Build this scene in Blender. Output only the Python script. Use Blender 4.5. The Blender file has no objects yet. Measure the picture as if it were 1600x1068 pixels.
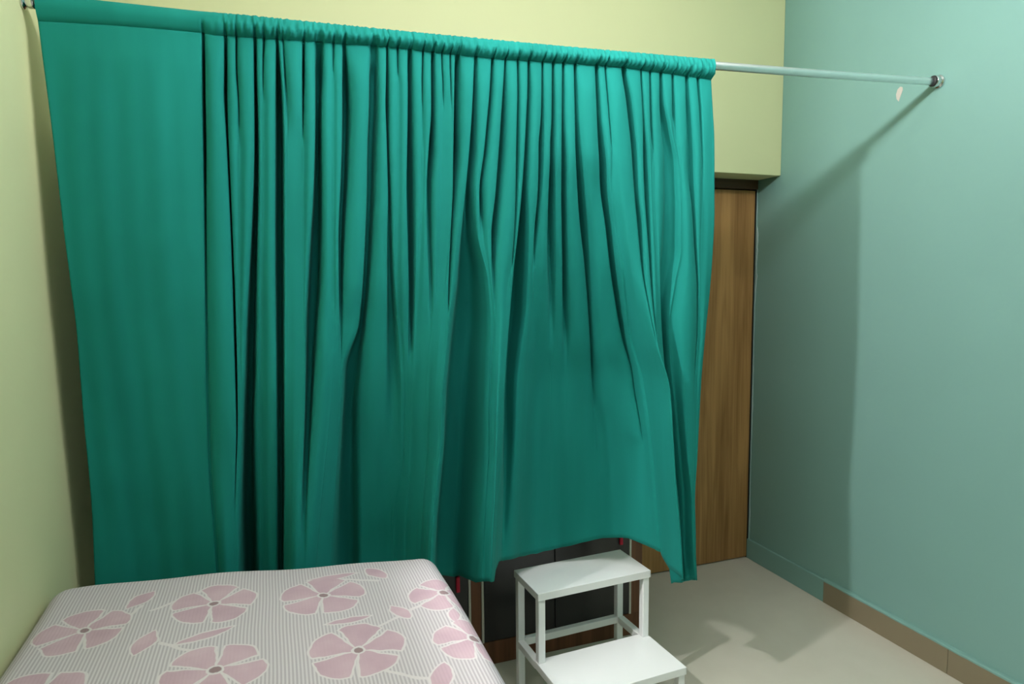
import bpy, bmesh, math, random
from mathutils import Vector, Matrix

random.seed(7)
S = bpy.context.scene
COL = S.collection

# ------------------------------------------------------------------ camera
cam_data = bpy.data.cameras.new('camera')
cam_data.sensor_width = 36.0
cam_data.lens = 1038.63 / 1600 * 36.0
cam = bpy.data.objects.new('camera', cam_data)
COL.objects.link(cam)
CR = Vector((0.94032817, -0.34013802, -0.00943699))
CU = Vector((0.0412602, 0.08644884, 0.99540152))
CF = Vector((0.33775809, 0.93639347, -0.09532444))
M = Matrix((CR, CU, -CF)).transposed().to_4x4()
M.translation = Vector((0.5515, -1.8386, 1.4958))
cam.matrix_world = M
cam_data.clip_start = 0.02
S.camera = cam

# ------------------------------------------------------------------ world, lamps, exposure
wd = bpy.data.worlds.new('world')
S.world = wd
wd.use_nodes = True
wd.node_tree.nodes['Background'].inputs[0].default_value = (0.9, 0.95, 1.0, 1)
wd.node_tree.nodes['Background'].inputs[1].default_value = 0.05

def bulb(name, loc, watts, radius, col=(1, 0.97, 0.92)):
    l = bpy.data.lights.new(name, 'POINT')
    l.energy = watts
    l.color = col
    l.shadow_soft_size = radius
    o = bpy.data.objects.new(name, l)
    o.location = loc
    COL.objects.link(o)
    return o

LAMP = (1.0, 0.975, 0.985)
# tube lamp hung parallel to the rod, a little in front of the curtain
for k in range(5):
    bulb('tube_lamp_section', (0.82 + 0.29 * k, -0.56, 2.57), 8.3, 0.08, LAMP)
bulb('next_room_lamp', (-0.60, -0.66, 2.63), 140, 0.05, LAMP)

# weak fill added behind the camera to lift the shaded floor and wall
bulb('far_fill_light', (1.3, -3.9, 2.45), 12, 0.12, LAMP)

S.view_settings.view_transform = 'Standard'
S.view_settings.look = 'None'
S.view_settings.gamma = 1.0
S.view_settings.use_curve_mapping = False
S.view_settings.exposure = 0.47

# ------------------------------------------------------------------ room measures (metres)
RW = 2.894          # inner face of the right wall
YD = 0.964          # face of the door at the back of the recess
YB = 0.800          # face of the beam above the recess
ZB = 1.977          # underside of the beam
ZC = 3.05           # ceiling
ROD_Y0 = 0.1917     # rod end on the left wall (distance into the recess)
ROD_ZL, ROD_ZR = 2.196, 2.200

def rod_y(x):
    return ROD_Y0 * (1 - x / RW)

def rod_z(x):
    f = x / RW
    return ROD_ZL + (ROD_ZR - ROD_ZL) * f - 0.015 * 4 * f * (1 - f)

# ------------------------------------------------------------------ helpers
def mesh_obj(name, verts, faces, mat, parent=None, smooth=False):
    me = bpy.data.meshes.new(name)
    me.from_pydata(verts, [], faces)
    me.materials.append(mat)
    if smooth:
        me.polygons.foreach_set('use_smooth', [True] * len(me.polygons))
    me.update()
    o = bpy.data.objects.new(name, me)
    COL.objects.link(o)
    if parent:
        o.parent = parent
    return o

def bm_obj(name, bm, mat, parent=None, smooth=False):
    bmesh.ops.recalc_face_normals(bm, faces=bm.faces)
    me = bpy.data.meshes.new(name)
    bm.to_mesh(me)
    bm.free()
    me.materials.append(mat)
    if smooth:
        me.polygons.foreach_set('use_smooth', [True] * len(me.polygons))
    o = bpy.data.objects.new(name, me)
    COL.objects.link(o)
    if parent:
        o.parent = parent
    return o

def box_bm(x0, x1, y0, y1, z0, z1, bev=0.0, seg=2, bm=None):
    bm2 = bmesh.new()
    bmesh.ops.create_cube(bm2, size=1)
    for v in bm2.verts:
        v.co = Vector(((x0 + x1) / 2 + v.co.x * (x1 - x0), (y0 + y1) / 2 + v.co.y * (y1 - y0), (z0 + z1) / 2 + v.co.z * (z1 - z0)))
    if bev:
        bmesh.ops.bevel(bm2, geom=bm2.edges[:], offset=bev, segments=seg, affect='EDGES', profile=0.5)
    if bm is None:
        return bm2
    me = bpy.data.meshes.new('tmp')
    bm2.to_mesh(me); bm2.free()
    bm.from_mesh(me); bpy.data.meshes.remove(me)
    return bm

def box(name, x0, x1, y0, y1, z0, z1, mat, parent=None, bev=0.0):
    return bm_obj(name, box_bm(x0, x1, y0, y1, z0, z1, bev), mat, parent)

def empty(name, loc=(0, 0, 0), rz=0.0):
    o = bpy.data.objects.new(name, None)
    o.empty_display_size = 0.1
    o.location = loc
    o.rotation_euler = (0, 0, rz)
    COL.objects.link(o)
    return o

def tag(o, label, cat, group=None):
    o['label'] = label
    o['category'] = cat
    if group:
        o['group'] = group
    return o

def struct(o, label=None):
    o['kind'] = 'structure'
    if label:
        o['label'] = label
    return o

# ------------------------------------------------------------------ materials
class NT:
    def __init__(self, name, rough=0.6, spec=0.4, metal=0.0):
        self.m = bpy.data.materials.new(name)
        self.m.use_nodes = True
        self.t = self.m.node_tree
        self.b = self.t.nodes['Principled BSDF']
        self.b.inputs['Roughness'].default_value = rough
        self.b.inputs['Specular IOR Level'].default_value = spec
        self.b.inputs['Metallic'].default_value = metal
    def n(self, typ, **kw):
        nd = self.t.nodes.new(typ)
        for k, v in kw.items():
            setattr(nd, k, v)
        return nd
    def link(self, a, b):
        self.t.links.new(a, b)
    def math(self, op, a, b=None, c=None):
        nd = self.n('ShaderNodeMath', operation=op)
        for i, v in enumerate((a, b, c)):
            if v is None:
                continue
            if isinstance(v, (int, float)):
                nd.inputs[i].default_value = v
            else:
                self.link(v, nd.inputs[i])
        return nd.outputs[0]
    def coords(self, scale=(1, 1, 1)):
        tc = self.n('ShaderNodeTexCoord')
        mp = self.n('ShaderNodeMapping')
        mp.inputs['Scale'].default_value = scale
        self.link(tc.outputs['Object'], mp.inputs[0])
        return mp.outputs[0]
    def noise(self, scale, detail=3, vec=None, dist=0.0):
        nz = self.n('ShaderNodeTexNoise')
        nz.inputs['Scale'].default_value = scale
        nz.inputs['Detail'].default_value = detail
        nz.inputs['Distortion'].default_value = dist
        if vec is not None:
            self.link(vec, nz.inputs['Vector'])
        return nz.outputs['Fac']
    def ramp(self, fac, stops):
        r = self.n('ShaderNodeValToRGB')
        while len(r.color_ramp.elements) < len(stops):
            r.color_ramp.elements.new(0.5)
        for e, (p, c) in zip(r.color_ramp.elements, stops):
            e.position = p
            e.color = (*c, 1)
        self.link(fac, r.inputs[0])
        return r.outputs[0]
    def mix(self, fac, a, b):
        nd = self.n('ShaderNodeMix', data_type='RGBA')
        for sock, v in ((nd.inputs[0], fac), (nd.inputs[6], a), (nd.inputs[7], b)):
            if isinstance(v, (int, float)):
                sock.default_value = v
            elif isinstance(v, tuple):
                sock.default_value = (*v, 1)
            else:
                self.link(v, sock)
        return nd.outputs[2]
    def color(self, c):
        if isinstance(c, tuple):
            self.b.inputs['Base Color'].default_value = (*c, 1)
        else:
            self.link(c, self.b.inputs['Base Color'])
    def bump(self, h, strength=0.2, dist=0.002):
        bp = self.n('ShaderNodeBump')
        bp.inputs['Strength'].default_value = strength
        bp.inputs['Distance'].default_value = dist
        self.link(h, bp.inputs['Height'])
        self.link(bp.outputs[0], self.b.inputs['Normal'])

def sc(c, k):
    return tuple(v * k for v in c)

def paint(name, c, var=0.06, rough=0.5, spec=0.3):
    t = NT(name, rough, spec)
    v = t.coords()
    n1 = t.noise(1.6, 4, v)
    t.color(t.ramp(n1, [(0.3, sc(c, 1 - var)), (0.7, sc(c, 1 + var))]))
    t.bump(t.noise(55, 4, v), 0.12, 0.002)
    return t.m

def wood(name, dark, light, rough=0.45, axis='z', scale=1.0):
    t = NT(name, rough, 0.35)
    s = {'z': (14 * scale, 14 * scale, 0.9 * scale), 'x': (0.9 * scale, 14 * scale, 14 * scale)}[axis]
    v = t.coords(s)
    n1 = t.noise(1.0, 6, v, 1.2)
    s2 = {'z': (90 * scale, 90 * scale, 2.5 * scale), 'x': (2.5 * scale, 90 * scale, 90 * scale)}[axis]
    n2 = t.noise(1.0, 3, t.coords(s2))
    f = t.math('ADD', t.math('MULTIPLY', n1, 0.7), t.math('MULTIPLY', n2, 0.3))
    t.color(t.ramp(f, [(0.36, dark), (0.62, light)]))
    t.bump(n2, 0.15, 0.001)
    return t.m

MAT = {}
MAT['yellow'] = paint('lime_yellow_paint', (0.645, 0.675, 0.385), 0.02)
MAT['teal'] = paint('teal_paint', (0.205, 0.388, 0.350), 0.03, rough=0.42, spec=0.4)
MAT['white_paint'] = paint('white_paint', (0.75, 0.76, 0.74), 0.02)
MAT['chip'] = paint('bare_plaster', (0.54, 0.50, 0.45), 0.05)
MAT['filler'] = paint('pale_filler', (0.42, 0.55, 0.53), 0.15)
MAT['skirt_tile'] = paint('brown_tile', (0.25, 0.21, 0.135), 0.08, rough=0.35)
MAT['door'] = wood('brown_veneer', (0.25, 0.125, 0.040), (0.45, 0.25, 0.090))
MAT['redwood'] = wood('reddish_laminate', (0.12, 0.045, 0.02), (0.22, 0.085, 0.04))
MAT['door_head'] = wood('dark_veneer', (0.045, 0.024, 0.010), (0.085, 0.045, 0.018), axis='x')
MAT['dark_gap'] = paint('dark_joint', (0.02, 0.017, 0.014), 0.1)

def dark_panel():
    t = NT('dark_laminate', 0.3, 0.5)
    v = t.coords((3, 3, 0.6))
    t.color(t.ramp(t.noise(2, 3, v), [(0.3, (0.016, 0.014, 0.015)), (0.7, (0.026, 0.023, 0.025))]))
    return t.m
MAT['panel'] = dark_panel()
MAT['edge'] = paint('aluminium_edging', (0.62, 0.58, 0.50), 0.05, rough=0.35)
MAT['red'] = paint('red_plastic', (0.62, 0.015, 0.05), 0.04)

def floor_mat():
    t = NT('beige_floor_tile', 0.38, 0.35)
    v = t.coords()
    n1 = t.noise(1.3, 4, v)
    n2 = t.noise(9, 5, v)
    f = t.math('ADD', t.math('MULTIPLY', n1, 0.65), t.math('MULTIPLY', n2, 0.35))
    t.color(t.ramp(f, [(0.3, (0.55, 0.525, 0.435)), (0.7, (0.63, 0.605, 0.515))]))
    return t.m
MAT['floor'] = floor_mat()

def steel(name, rough, c=(0.78, 0.80, 0.80)):
    t = NT(name, rough, 0.5, 1.0)
    t.color(t.ramp(t.noise(30, 2, t.coords()), [(0.3, sc(c, 0.95)), (0.7, c)]))
    return t.m
MAT['steel'] = steel('brushed_steel', 0.34, (0.93, 0.94, 0.94))
MAT['chrome'] = steel('chrome', 0.12)
MAT['rubber'] = paint('dark_rubber', (0.03, 0.03, 0.03), 0.1)

def enamel():
    t = NT('white_enamel', 0.35, 0.45)
    v = t.coords()
    t.color(t.ramp(t.noise(4, 3, v), [(0.3, (0.90, 0.91, 0.905)), (0.7, (0.93, 0.94, 0.935))]))
    t.bump(t.noise(40, 3, v), 0.06, 0.001)
    return t.m
MAT['enamel'] = enamel()

def cloth_mat():
    t = NT('teal_green_cotton', 0.85, 0.15)
    v = t.coords((1, 1, 0.12))
    n = t.noise(9, 3, v)
    t.color(t.ramp(n, [(0.3, (0.0085, 0.208, 0.177)), (0.7, (0.0115, 0.254, 0.221))]))
    t.b.inputs['Sheen Weight'].default_value = 0.04
    t.b.inputs['Sheen Roughness'].default_value = 0.5
    t.b.inputs['Sheen Tint'].default_value = (0.3, 0.9, 0.8, 1)
    big = t.noise(16, 3, t.coords((1, 1, 0.15)))
    weave = t.noise(700, 1, t.coords((1, 1, 1)))
    t.bump(t.math('ADD', big, t.math('MULTIPLY', weave, 0.06)), 0.25, 0.004)
    return t.m
MAT['cloth'] = cloth_mat()

def sheet_mat():
    t = NT('flowered_sheet', 0.9, 0.1)
    tc = t.n('ShaderNodeTexCoord')
    nz = t.n('ShaderNodeTexNoise')
    nz.inputs['Scale'].default_value = 18
    t.link(tc.outputs['Object'], nz.inputs['Vector'])
    off = t.n('ShaderNodeVectorMath', operation='MULTIPLY_ADD')
    t.link(nz.outputs['Color'], off.inputs[0])
    off.inputs[1].default_value = (0.02, 0.02, 0)
    t.link(tc.outputs['Object'], off.inputs[2])
    sep = t.n('ShaderNodeSeparateXYZ')
    t.link(off.outputs[0], sep.inputs[0])
    X = t.math('SUBTRACT', sep.outputs[0], 0.010)
    Y = t.math('SUBTRACT', sep.outputs[1], 0.010)
    petals = None; stems = None; hearts = None
    def mx(a, b):
        return b if a is None else t.math('MAXIMUM', a, b)
    flowers = [(0.641, -0.205, 10, .100), (0.394, -0.175, 12, .093), (0.134, -0.212, 30, .090), (0.693, -0.470, 8, .100),
               (0.415, -0.459, -20, .098), (0.925, -0.285, 25, .085), (0.935, -0.505, 10, .085), (0.105, -0.455, 40, .092),
               (0.60, -0.76, 10, .1), (0.27, -0.72, 50, .1), (0.86, -0.82, 20, .1), (0.08, -0.95, 0, .1), (0.45, -1.0, 30, .1)]
    for fx, fy, rot, R in flowers:
        u = t.math('SUBTRACT', X, fx); v = t.math('SUBTRACT', Y, fy)
        r = t.math('SQRT', t.math('ADD', t.math('MULTIPLY', u, u), t.math('MULTIPLY', v, v)))
        a = t.math('SUBTRACT', t.math('ARCTAN2', v, u), math.radians(rot))
        ph = t.math('PINGPONG', t.math('ADD', a, 4 * math.pi), math.pi / 5)
        side = t.math('MULTIPLY', t.math('SUBTRACT', 0.51, ph), r)
        end = t.math('SUBTRACT', R, t.math('ADD', r, t.math('MULTIPLY', t.math('MULTIPLY', ph, ph), R * 0.35)))
        inn = t.math('SUBTRACT', r, 0.016)
        s = t.math('MINIMUM', t.math('MINIMUM', side, end), inn)
        petals = mx(petals, s)
        hearts = mx(hearts, t.math('SUBTRACT', 0.010, r))
    leaves = [(0.23, -0.101, 60, .045, .022), (0.782, -0.112, 120, .042, .020), (0.673, -0.103, 5, .060, .012), (0.687, -0.345, 8, .05, .011),
              (0.806, -0.341, 115, .040, .017), (0.27, -0.315, 75, .045, .02), (0.386, -0.318, 25, .06, .012), (0.835, -0.625, 70, .05, .022),
              (0.55, -0.60, 20, .05, .015), (0.30, -0.58, 110, .045, .018), (0.92, -0.40, 80, .03, .014)]
    for lx, ly, rot, a_, b_ in leaves:
        c, s_ = math.cos(math.radians(rot)), math.sin(math.radians(rot))
        du = t.math('SUBTRACT', X, lx); dv = t.math('SUBTRACT', Y, ly)
        u = t.math('ADD', t.math('MULTIPLY', du, c), t.math('MULTIPLY', dv, s_))
        v = t.math('SUBTRACT', t.math('MULTIPLY', dv, c), t.math('MULTIPLY', du, s_))
        q = t.math('DIVIDE', u, a_)
        s = t.math('SUBTRACT', t.math('MULTIPLY', t.math('SUBTRACT', 1.0, t.math('MULTIPLY', q, q)), b_), t.math('ABSOLUTE', v))
        petals = mx(petals, s)
    segs = [(0.90, -0.30, 0.73, -0.40), (0.73, -0.40, 0.705, -0.45), (0.66, -0.11, 0.78, -0.16), (0.26, -0.17, 0.36, -0.10), (0.72, -0.55, 0.82, -0.63),
            (0.30, -0.33, 0.41, -0.40), (0.24, -0.14, 0.20, -0.20)]
    for x0, y0, x1, y1 in segs:
        L = math.hypot(x1 - x0, y1 - y0); c, s_ = (x1 - x0) / L, (y1 - y0) / L
        du = t.math('SUBTRACT', X, (x0 + x1) / 2); dv = t.math('SUBTRACT', Y, (y0 + y1) / 2)
        u = t.math('ADD', t.math('MULTIPLY', du, c), t.math('MULTIPLY', dv, s_))
        v = t.math('SUBTRACT', t.math('MULTIPLY', dv, c), t.math('MULTIPLY', du, s_))
        d = t.math('SUBTRACT', 0.004, t.math('MAXIMUM', t.math('ABSOLUTE', v), t.math('SUBTRACT', t.math('ABSOLUTE', u), L / 2)))
        stems = mx(stems, d)
    # fine stripes running along the length of the bed
    wob = t.math('MULTIPLY', t.noise(4, 2, tc.outputs['Object']), 0.006)
    sx = t.n('ShaderNodeSeparateXYZ')
    t.link(tc.outputs['Object'], sx.inputs[0])
    st = t.math('SINE', t.math('MULTIPLY', t.math('ADD', sx.outputs[0], wob), 2 * math.pi / 0.0074))
    stripe = t.ramp(t.math('ADD', t.math('MULTIPLY', st, 0.5), 0.5), [(0.25, (0.56, 0.52, 0.54)), (0.75, (0.41, 0.375, 0.395))])
    def step(v, lo, hi):
        mr = t.n('ShaderNodeMapRange', interpolation_type='SMOOTHSTEP')
        mr.inputs['From Min'].default_value = lo
        mr.inputs['From Max'].default_value = hi
        t.link(v, mr.inputs['Value'])
        return mr.outputs['Result']
    white = (0.60, 0.555, 0.562)
    col = t.mix(step(stems, -0.001, 0.001), stripe, white)
    col = t.mix(step(petals, -0.0055, -0.004), col, white)
    pk = t.ramp(t.noise(12, 3, tc.outputs['Object']), [(0.3, (0.45, 0.315, 0.365)), (0.7, (0.53, 0.385, 0.435))])
    col = t.mix(step(petals, -0.001, 0.001), col, pk)
    col = t.mix(step(hearts, -0.001, 0.001), col, (0.27, 0.19, 0.20))
    t.color(col)
    t.bump(t.math('MULTIPLY', st, 0.5), 0.25, 0.001)
    return t.m
MAT['sheet'] = sheet_mat()
MAT['mattress'] = paint('mattress_ticking', (0.5, 0.48, 0.45), 0.05)

# ------------------------------------------------------------------ the room
XL, YF = -3.6, -4.6
struct(box('floor', XL, RW + 0.12, YF, YD + 0.12, -0.08, 0.0, MAT['floor']), 'pale beige floor')
struct(box('ceiling', XL, RW + 0.12, YF, YD + 0.12, ZC, ZC + 0.1, MAT['white_paint']), 'white ceiling')
wall_right = struct(box('wall_right', RW, RW + 0.12, YF, YD + 0.12, 0, ZC, MAT['teal']), 'teal painted wall')
# left wall, with an unseen opening added to pass next-room lamplight clear of the bed
bm = box_bm(-0.10, 0.0, -0.43, YD + 0.12, 0, ZC)
box_bm(-0.10, 0.0, YF, -1.45, 0, ZC, bm=bm)
box_bm(-0.10, 0.0, -1.45, -0.43, 0, 1.84, bm=bm)
box_bm(-0.10, 0.0, -1.45, -0.43, 2.72, ZC, bm=bm)
struct(bm_obj('wall_left', bm, MAT['yellow']), 'lime yellow wall beside the bed')
struct(box('wall_left_outer', XL - 0.12, XL, YF, YD + 0.12, 0, ZC, MAT['teal']), 'teal painted wall')
struct(box('wall_front', XL, RW, YF - 0.12, YF, 0, ZC, MAT['teal']), 'teal painted wall')
struct(box('wall_back', 0.0, RW, YD + 0.04, YD + 0.12, 0, ZB, MAT['yellow']), 'wall behind the recess')
struct(box('wall_back_outer', XL, -0.12, YD + 0.0, YD + 0.12, 0, ZC, MAT['yellow']), 'lime yellow wall')
# overhead wall band above the recess
struct(box('wall_back_upper', 0.0, RW, YB, YD + 0.12, ZB, ZC, MAT['yellow'], bev=0.003), 'lime yellow wall band above the curtain')

# flat chip in the paint just below the rod end
def chip():
    pts = [(0.0, -0.030), (0.007, -0.012), (0.016, 0.010), (0.014, 0.021), (0.004, 0.025), (-0.007, 0.018), (-0.013, 0.000), (-0.010, -0.018)]
    n = len(pts)
    vs = [(RW - 0.0012, 0.165 - a, 2.200 + b) for a, b in pts] + [(RW + 0.001, 0.165 - a, 2.200 + b) for a, b in pts]
    fs = [tuple(range(n))] + [(i, i + n, (i + 1) % n + n, (i + 1) % n) for i in range(n)]
    return mesh_obj('paint_chip', vs, fs, MAT['chip'], wall_right)
chip()

# ragged pale filler along the corner between wall and door
def filler():
    vs, fs = [], []
    n = 90
    for i in range(n + 1):
        z = 0.02 + (ZB - 0.03) * i / n
        w = 0.0045 + 0.0025 * math.sin(z * 9.0) + random.uniform(-0.002, 0.002)
        if z > 1.35 and z < 1.75:
            w += 0.006 + random.uniform(-0.003, 0.004)
        t_ = 0.0025 + random.uniform(0, 0.002)
        vs += [(RW + 0.001, YD - 0.002 - w, z), (RW - t_, YD - 0.002 - w * 0.8, z), (RW - t_, YD - 0.004, z)]
        if i:
            a = (i - 1) * 3; b = i * 3
            fs += [(a, b, b + 1, a + 1), (a + 1, b + 1, b + 2, a + 2)]
    return mesh_obj('corner_filler', vs, fs, MAT['filler'], wall_right)
filler()

# skirting on the right wall: painted over near the corner, bare brown tile further out
bb = empty('baseboard_right', (0, 0, 0))
struct(bb, 'low skirting along the teal wall')
box('painted_skirting', RW - 0.012, RW, 0.438, YD, 0.0, 0.104, MAT['teal'], bb, 0.002)
def skirt_tile(y0, y1):
    o = box('skirting_tile', RW - 0.013, RW, y0, y1, 0.0, 0.100, MAT['skirt_tile'], bb, 0.0012)
    return o
y = 0.437
while y > -2.0:
    skirt_tile(y - 0.5985, y)
    y -= 0.60
def skirt_cap():
    vs, fs = [], []
    n = 120
    for i in range(n + 1):
        yy = 0.44 - 2.9 * i / n
        e = random.uniform(-0.0012, 0.0012)
        ring = [(RW - 0.0145 + e, 0.0985), (RW - 0.0150 + e, 0.1045), (RW - 0.011, 0.1095 + e), (RW, 0.111)]
        vs += [(a, yy, b) for a, b in ring]
        if i:
            for k in range(3):
                a = (i - 1) * 4 + k; b = i * 4 + k
                fs.append((a, a + 1, b + 1, b))
    return mesh_obj('painted_cap', vs, fs, MAT['teal'], bb)
skirt_cap()

# ------------------------------------------------------------------ door in the recess
door = empty('door_1', (0, 0, 0))
struct(door, 'brown veneered wooden door in the recess')
box('door_panel', 2.02, RW - 0.012, YD, YD + 0.035, 0.006, ZB - 0.052, MAT['door'], door, 0.002)
box('door_head', 1.965, RW - 0.004, YD - 0.012, YD + 0.04, ZB - 0.046, ZB, MAT['door_head'], door, 0.002)
box('hinge_gap', RW - 0.0115, RW - 0.0005, YD + 0.004, YD + 0.038, 0.0, ZB - 0.05, MAT['dark_gap'], door)
box('door_stile', 1.968, 2.016, YD - 0.004, YD + 0.04, 0.0, ZB - 0.05, MAT['door'], door, 0.002)

# ------------------------------------------------------------------ wardrobe behind the curtain
WY = 0.50
ward = empty('wardrobe', (1.0, 0.72, 0))
tag(ward, 'reddish wooden wardrobe with dark doors, behind the green curtain', 'wardrobe')
def wpart(name, x0, x1, y0, y1, z0, z1, mat, par=None, bev=0.0015):
    o = box(name, x0, x1, y0, y1, z0, z1, mat, None, bev)
    o.parent = par or ward
    o.matrix_parent_inverse = ward.matrix_world.inverted()
    return o
bpy.context.view_layer.update()
WT = ZB - 0.03
wpart('plinth', 0.02, 1.965, WY + 0.004, WY + 0.45, 0.0, 0.093, MAT['redwood'])
wpart('back_panel', 0.03, 1.955, WY + 0.43, WY + 0.449, 0.095, WT - 0.02, MAT['redwood'])
wpart('top_panel', 0.02, 1.965, WY + 0.002, WY + 0.45, WT - 0.02, WT, MAT['redwood'])
stiles = [(0.02, 0.045), (0.548, 0.590), (1.219, 1.259), (1.912, 1.965)]
for a, b in stiles:
    wpart('side_panel', a, b, WY, WY + 0.428, 0.095, WT - 0.022, MAT['redwood'])
bays = [(0.046, 0.547), (0.591, 1.218), (1.260, 1.911)]
for bi, (a, b) in enumerate(bays):
    m = (a + b) / 2 - (0.02 if bi == 2 else 0)
    for lo, hi in ((a + 0.011, m - 0.002), (m + 0.002, b - 0.011)):
        d = wpart('door', lo, hi, WY - 0.004, WY + 0.014, 0.100, WT - 0.026, MAT['panel'])
        if hi > m + 0.01 or True:
            if hi > (a + b) / 2:
                h = wpart('pull_tab', hi - 0.048, hi - 0.033, WY - 0.014, WY - 0.0045, 0.404 if bi == 2 else 0.322, 0.455 if bi == 2 else 0.382, MAT['red'], None, 0.003)
                h.name = 'pull_tab'
                h['label'] = 'small red pull tab'
    for lo, hi in ((a, a + 0.0095), (b - 0.0095, b)):
        e = wpart('edge_strip', lo, hi, WY - 0.005, WY + 0.012, 0.097, WT - 0.024, MAT['edge'])

# ------------------------------------------------------------------ curtain rod
rod = tag(empty('curtain_rod', (RW, 0.0, ROD_ZR)), 'thin steel curtain rod running from wall to wall', 'curtain rod')
def tube(name, pts, radius, mat, parent, seg=20, caps=True):
    vs, fs = [], []
    n = len(pts)
    for i, P in enumerate(pts):
        P = Vector(P)
        a = Vector(pts[max(i - 1, 0)]); b = Vector(pts[min(i + 1, n - 1)])
        t_ = (b - a).normalized()
        up = Vector((0, 0, 1)); s = t_.cross(up).normalized(); up = s.cross(t_)
        r = radius[i] if isinstance(radius, (list, tuple)) else radius
        for k in range(seg):
            an = 2 * math.pi * k / seg
            vs.append(P + s * (math.cos(an) * r) + up * (math.sin(an) * r))
    for i in range(n - 1):
        for k in range(seg):
            k2 = (k + 1) % seg
            fs.append((i * seg + k, i * seg + k2, (i + 1) * seg + k2, (i + 1) * seg + k))
    if caps:
        fs.append(tuple(range(seg - 1, -1, -1)))
        fs.append(tuple((n - 1) * seg + k for k in range(seg)))
    o = mesh_obj(name, [tuple(v) for v in vs], fs, mat, None, True)
    o.parent = parent
    o.matrix_parent_inverse = parent.matrix_world.inverted()
    return o
bpy.context.view_layer.update()
RR = 0.0135
tube('pole', [(RW * i / 40 if 0 < i < 40 else (0.004 if i == 0 else RW - 0.004), rod_y(RW * i / 40), rod_z(RW * i / 40)) for i in range(41)], RR, MAT['steel'], rod)
for side in (0, 1):
    xw = 0.0 if side == 0 else RW
    sg = 1 if side == 0 else -1
    yy, zz = rod_y(xw), rod_z(xw)
    prof = [(0.0005, 0.0245), (0.004, 0.0250), (0.007, 0.0235), (0.009, 0.0185), (0.012, 0.0180), (0.015, 0.0205), (0.026, 0.0205), (0.0285, 0.0190), (0.029, 0.0150)]
    tube('end_flange', [(xw + sg * a, yy, zz) for a, _ in prof], [b for _, b in prof], MAT['chrome'], rod, 28)
    tube('retaining_ring', [(xw + sg * 0.0305, yy, zz), (xw + sg * 0.036, yy, zz)], [0.0195, 0.0165], MAT['rubber'], rod, 28)

# ------------------------------------------------------------------ curtain
FOLD_T = [0,0.025,0.06,0.11,0.18,0.26,0.34,0.42,0.5,0.58,0.66,0.75,0.84,0.93,1.0]
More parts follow.
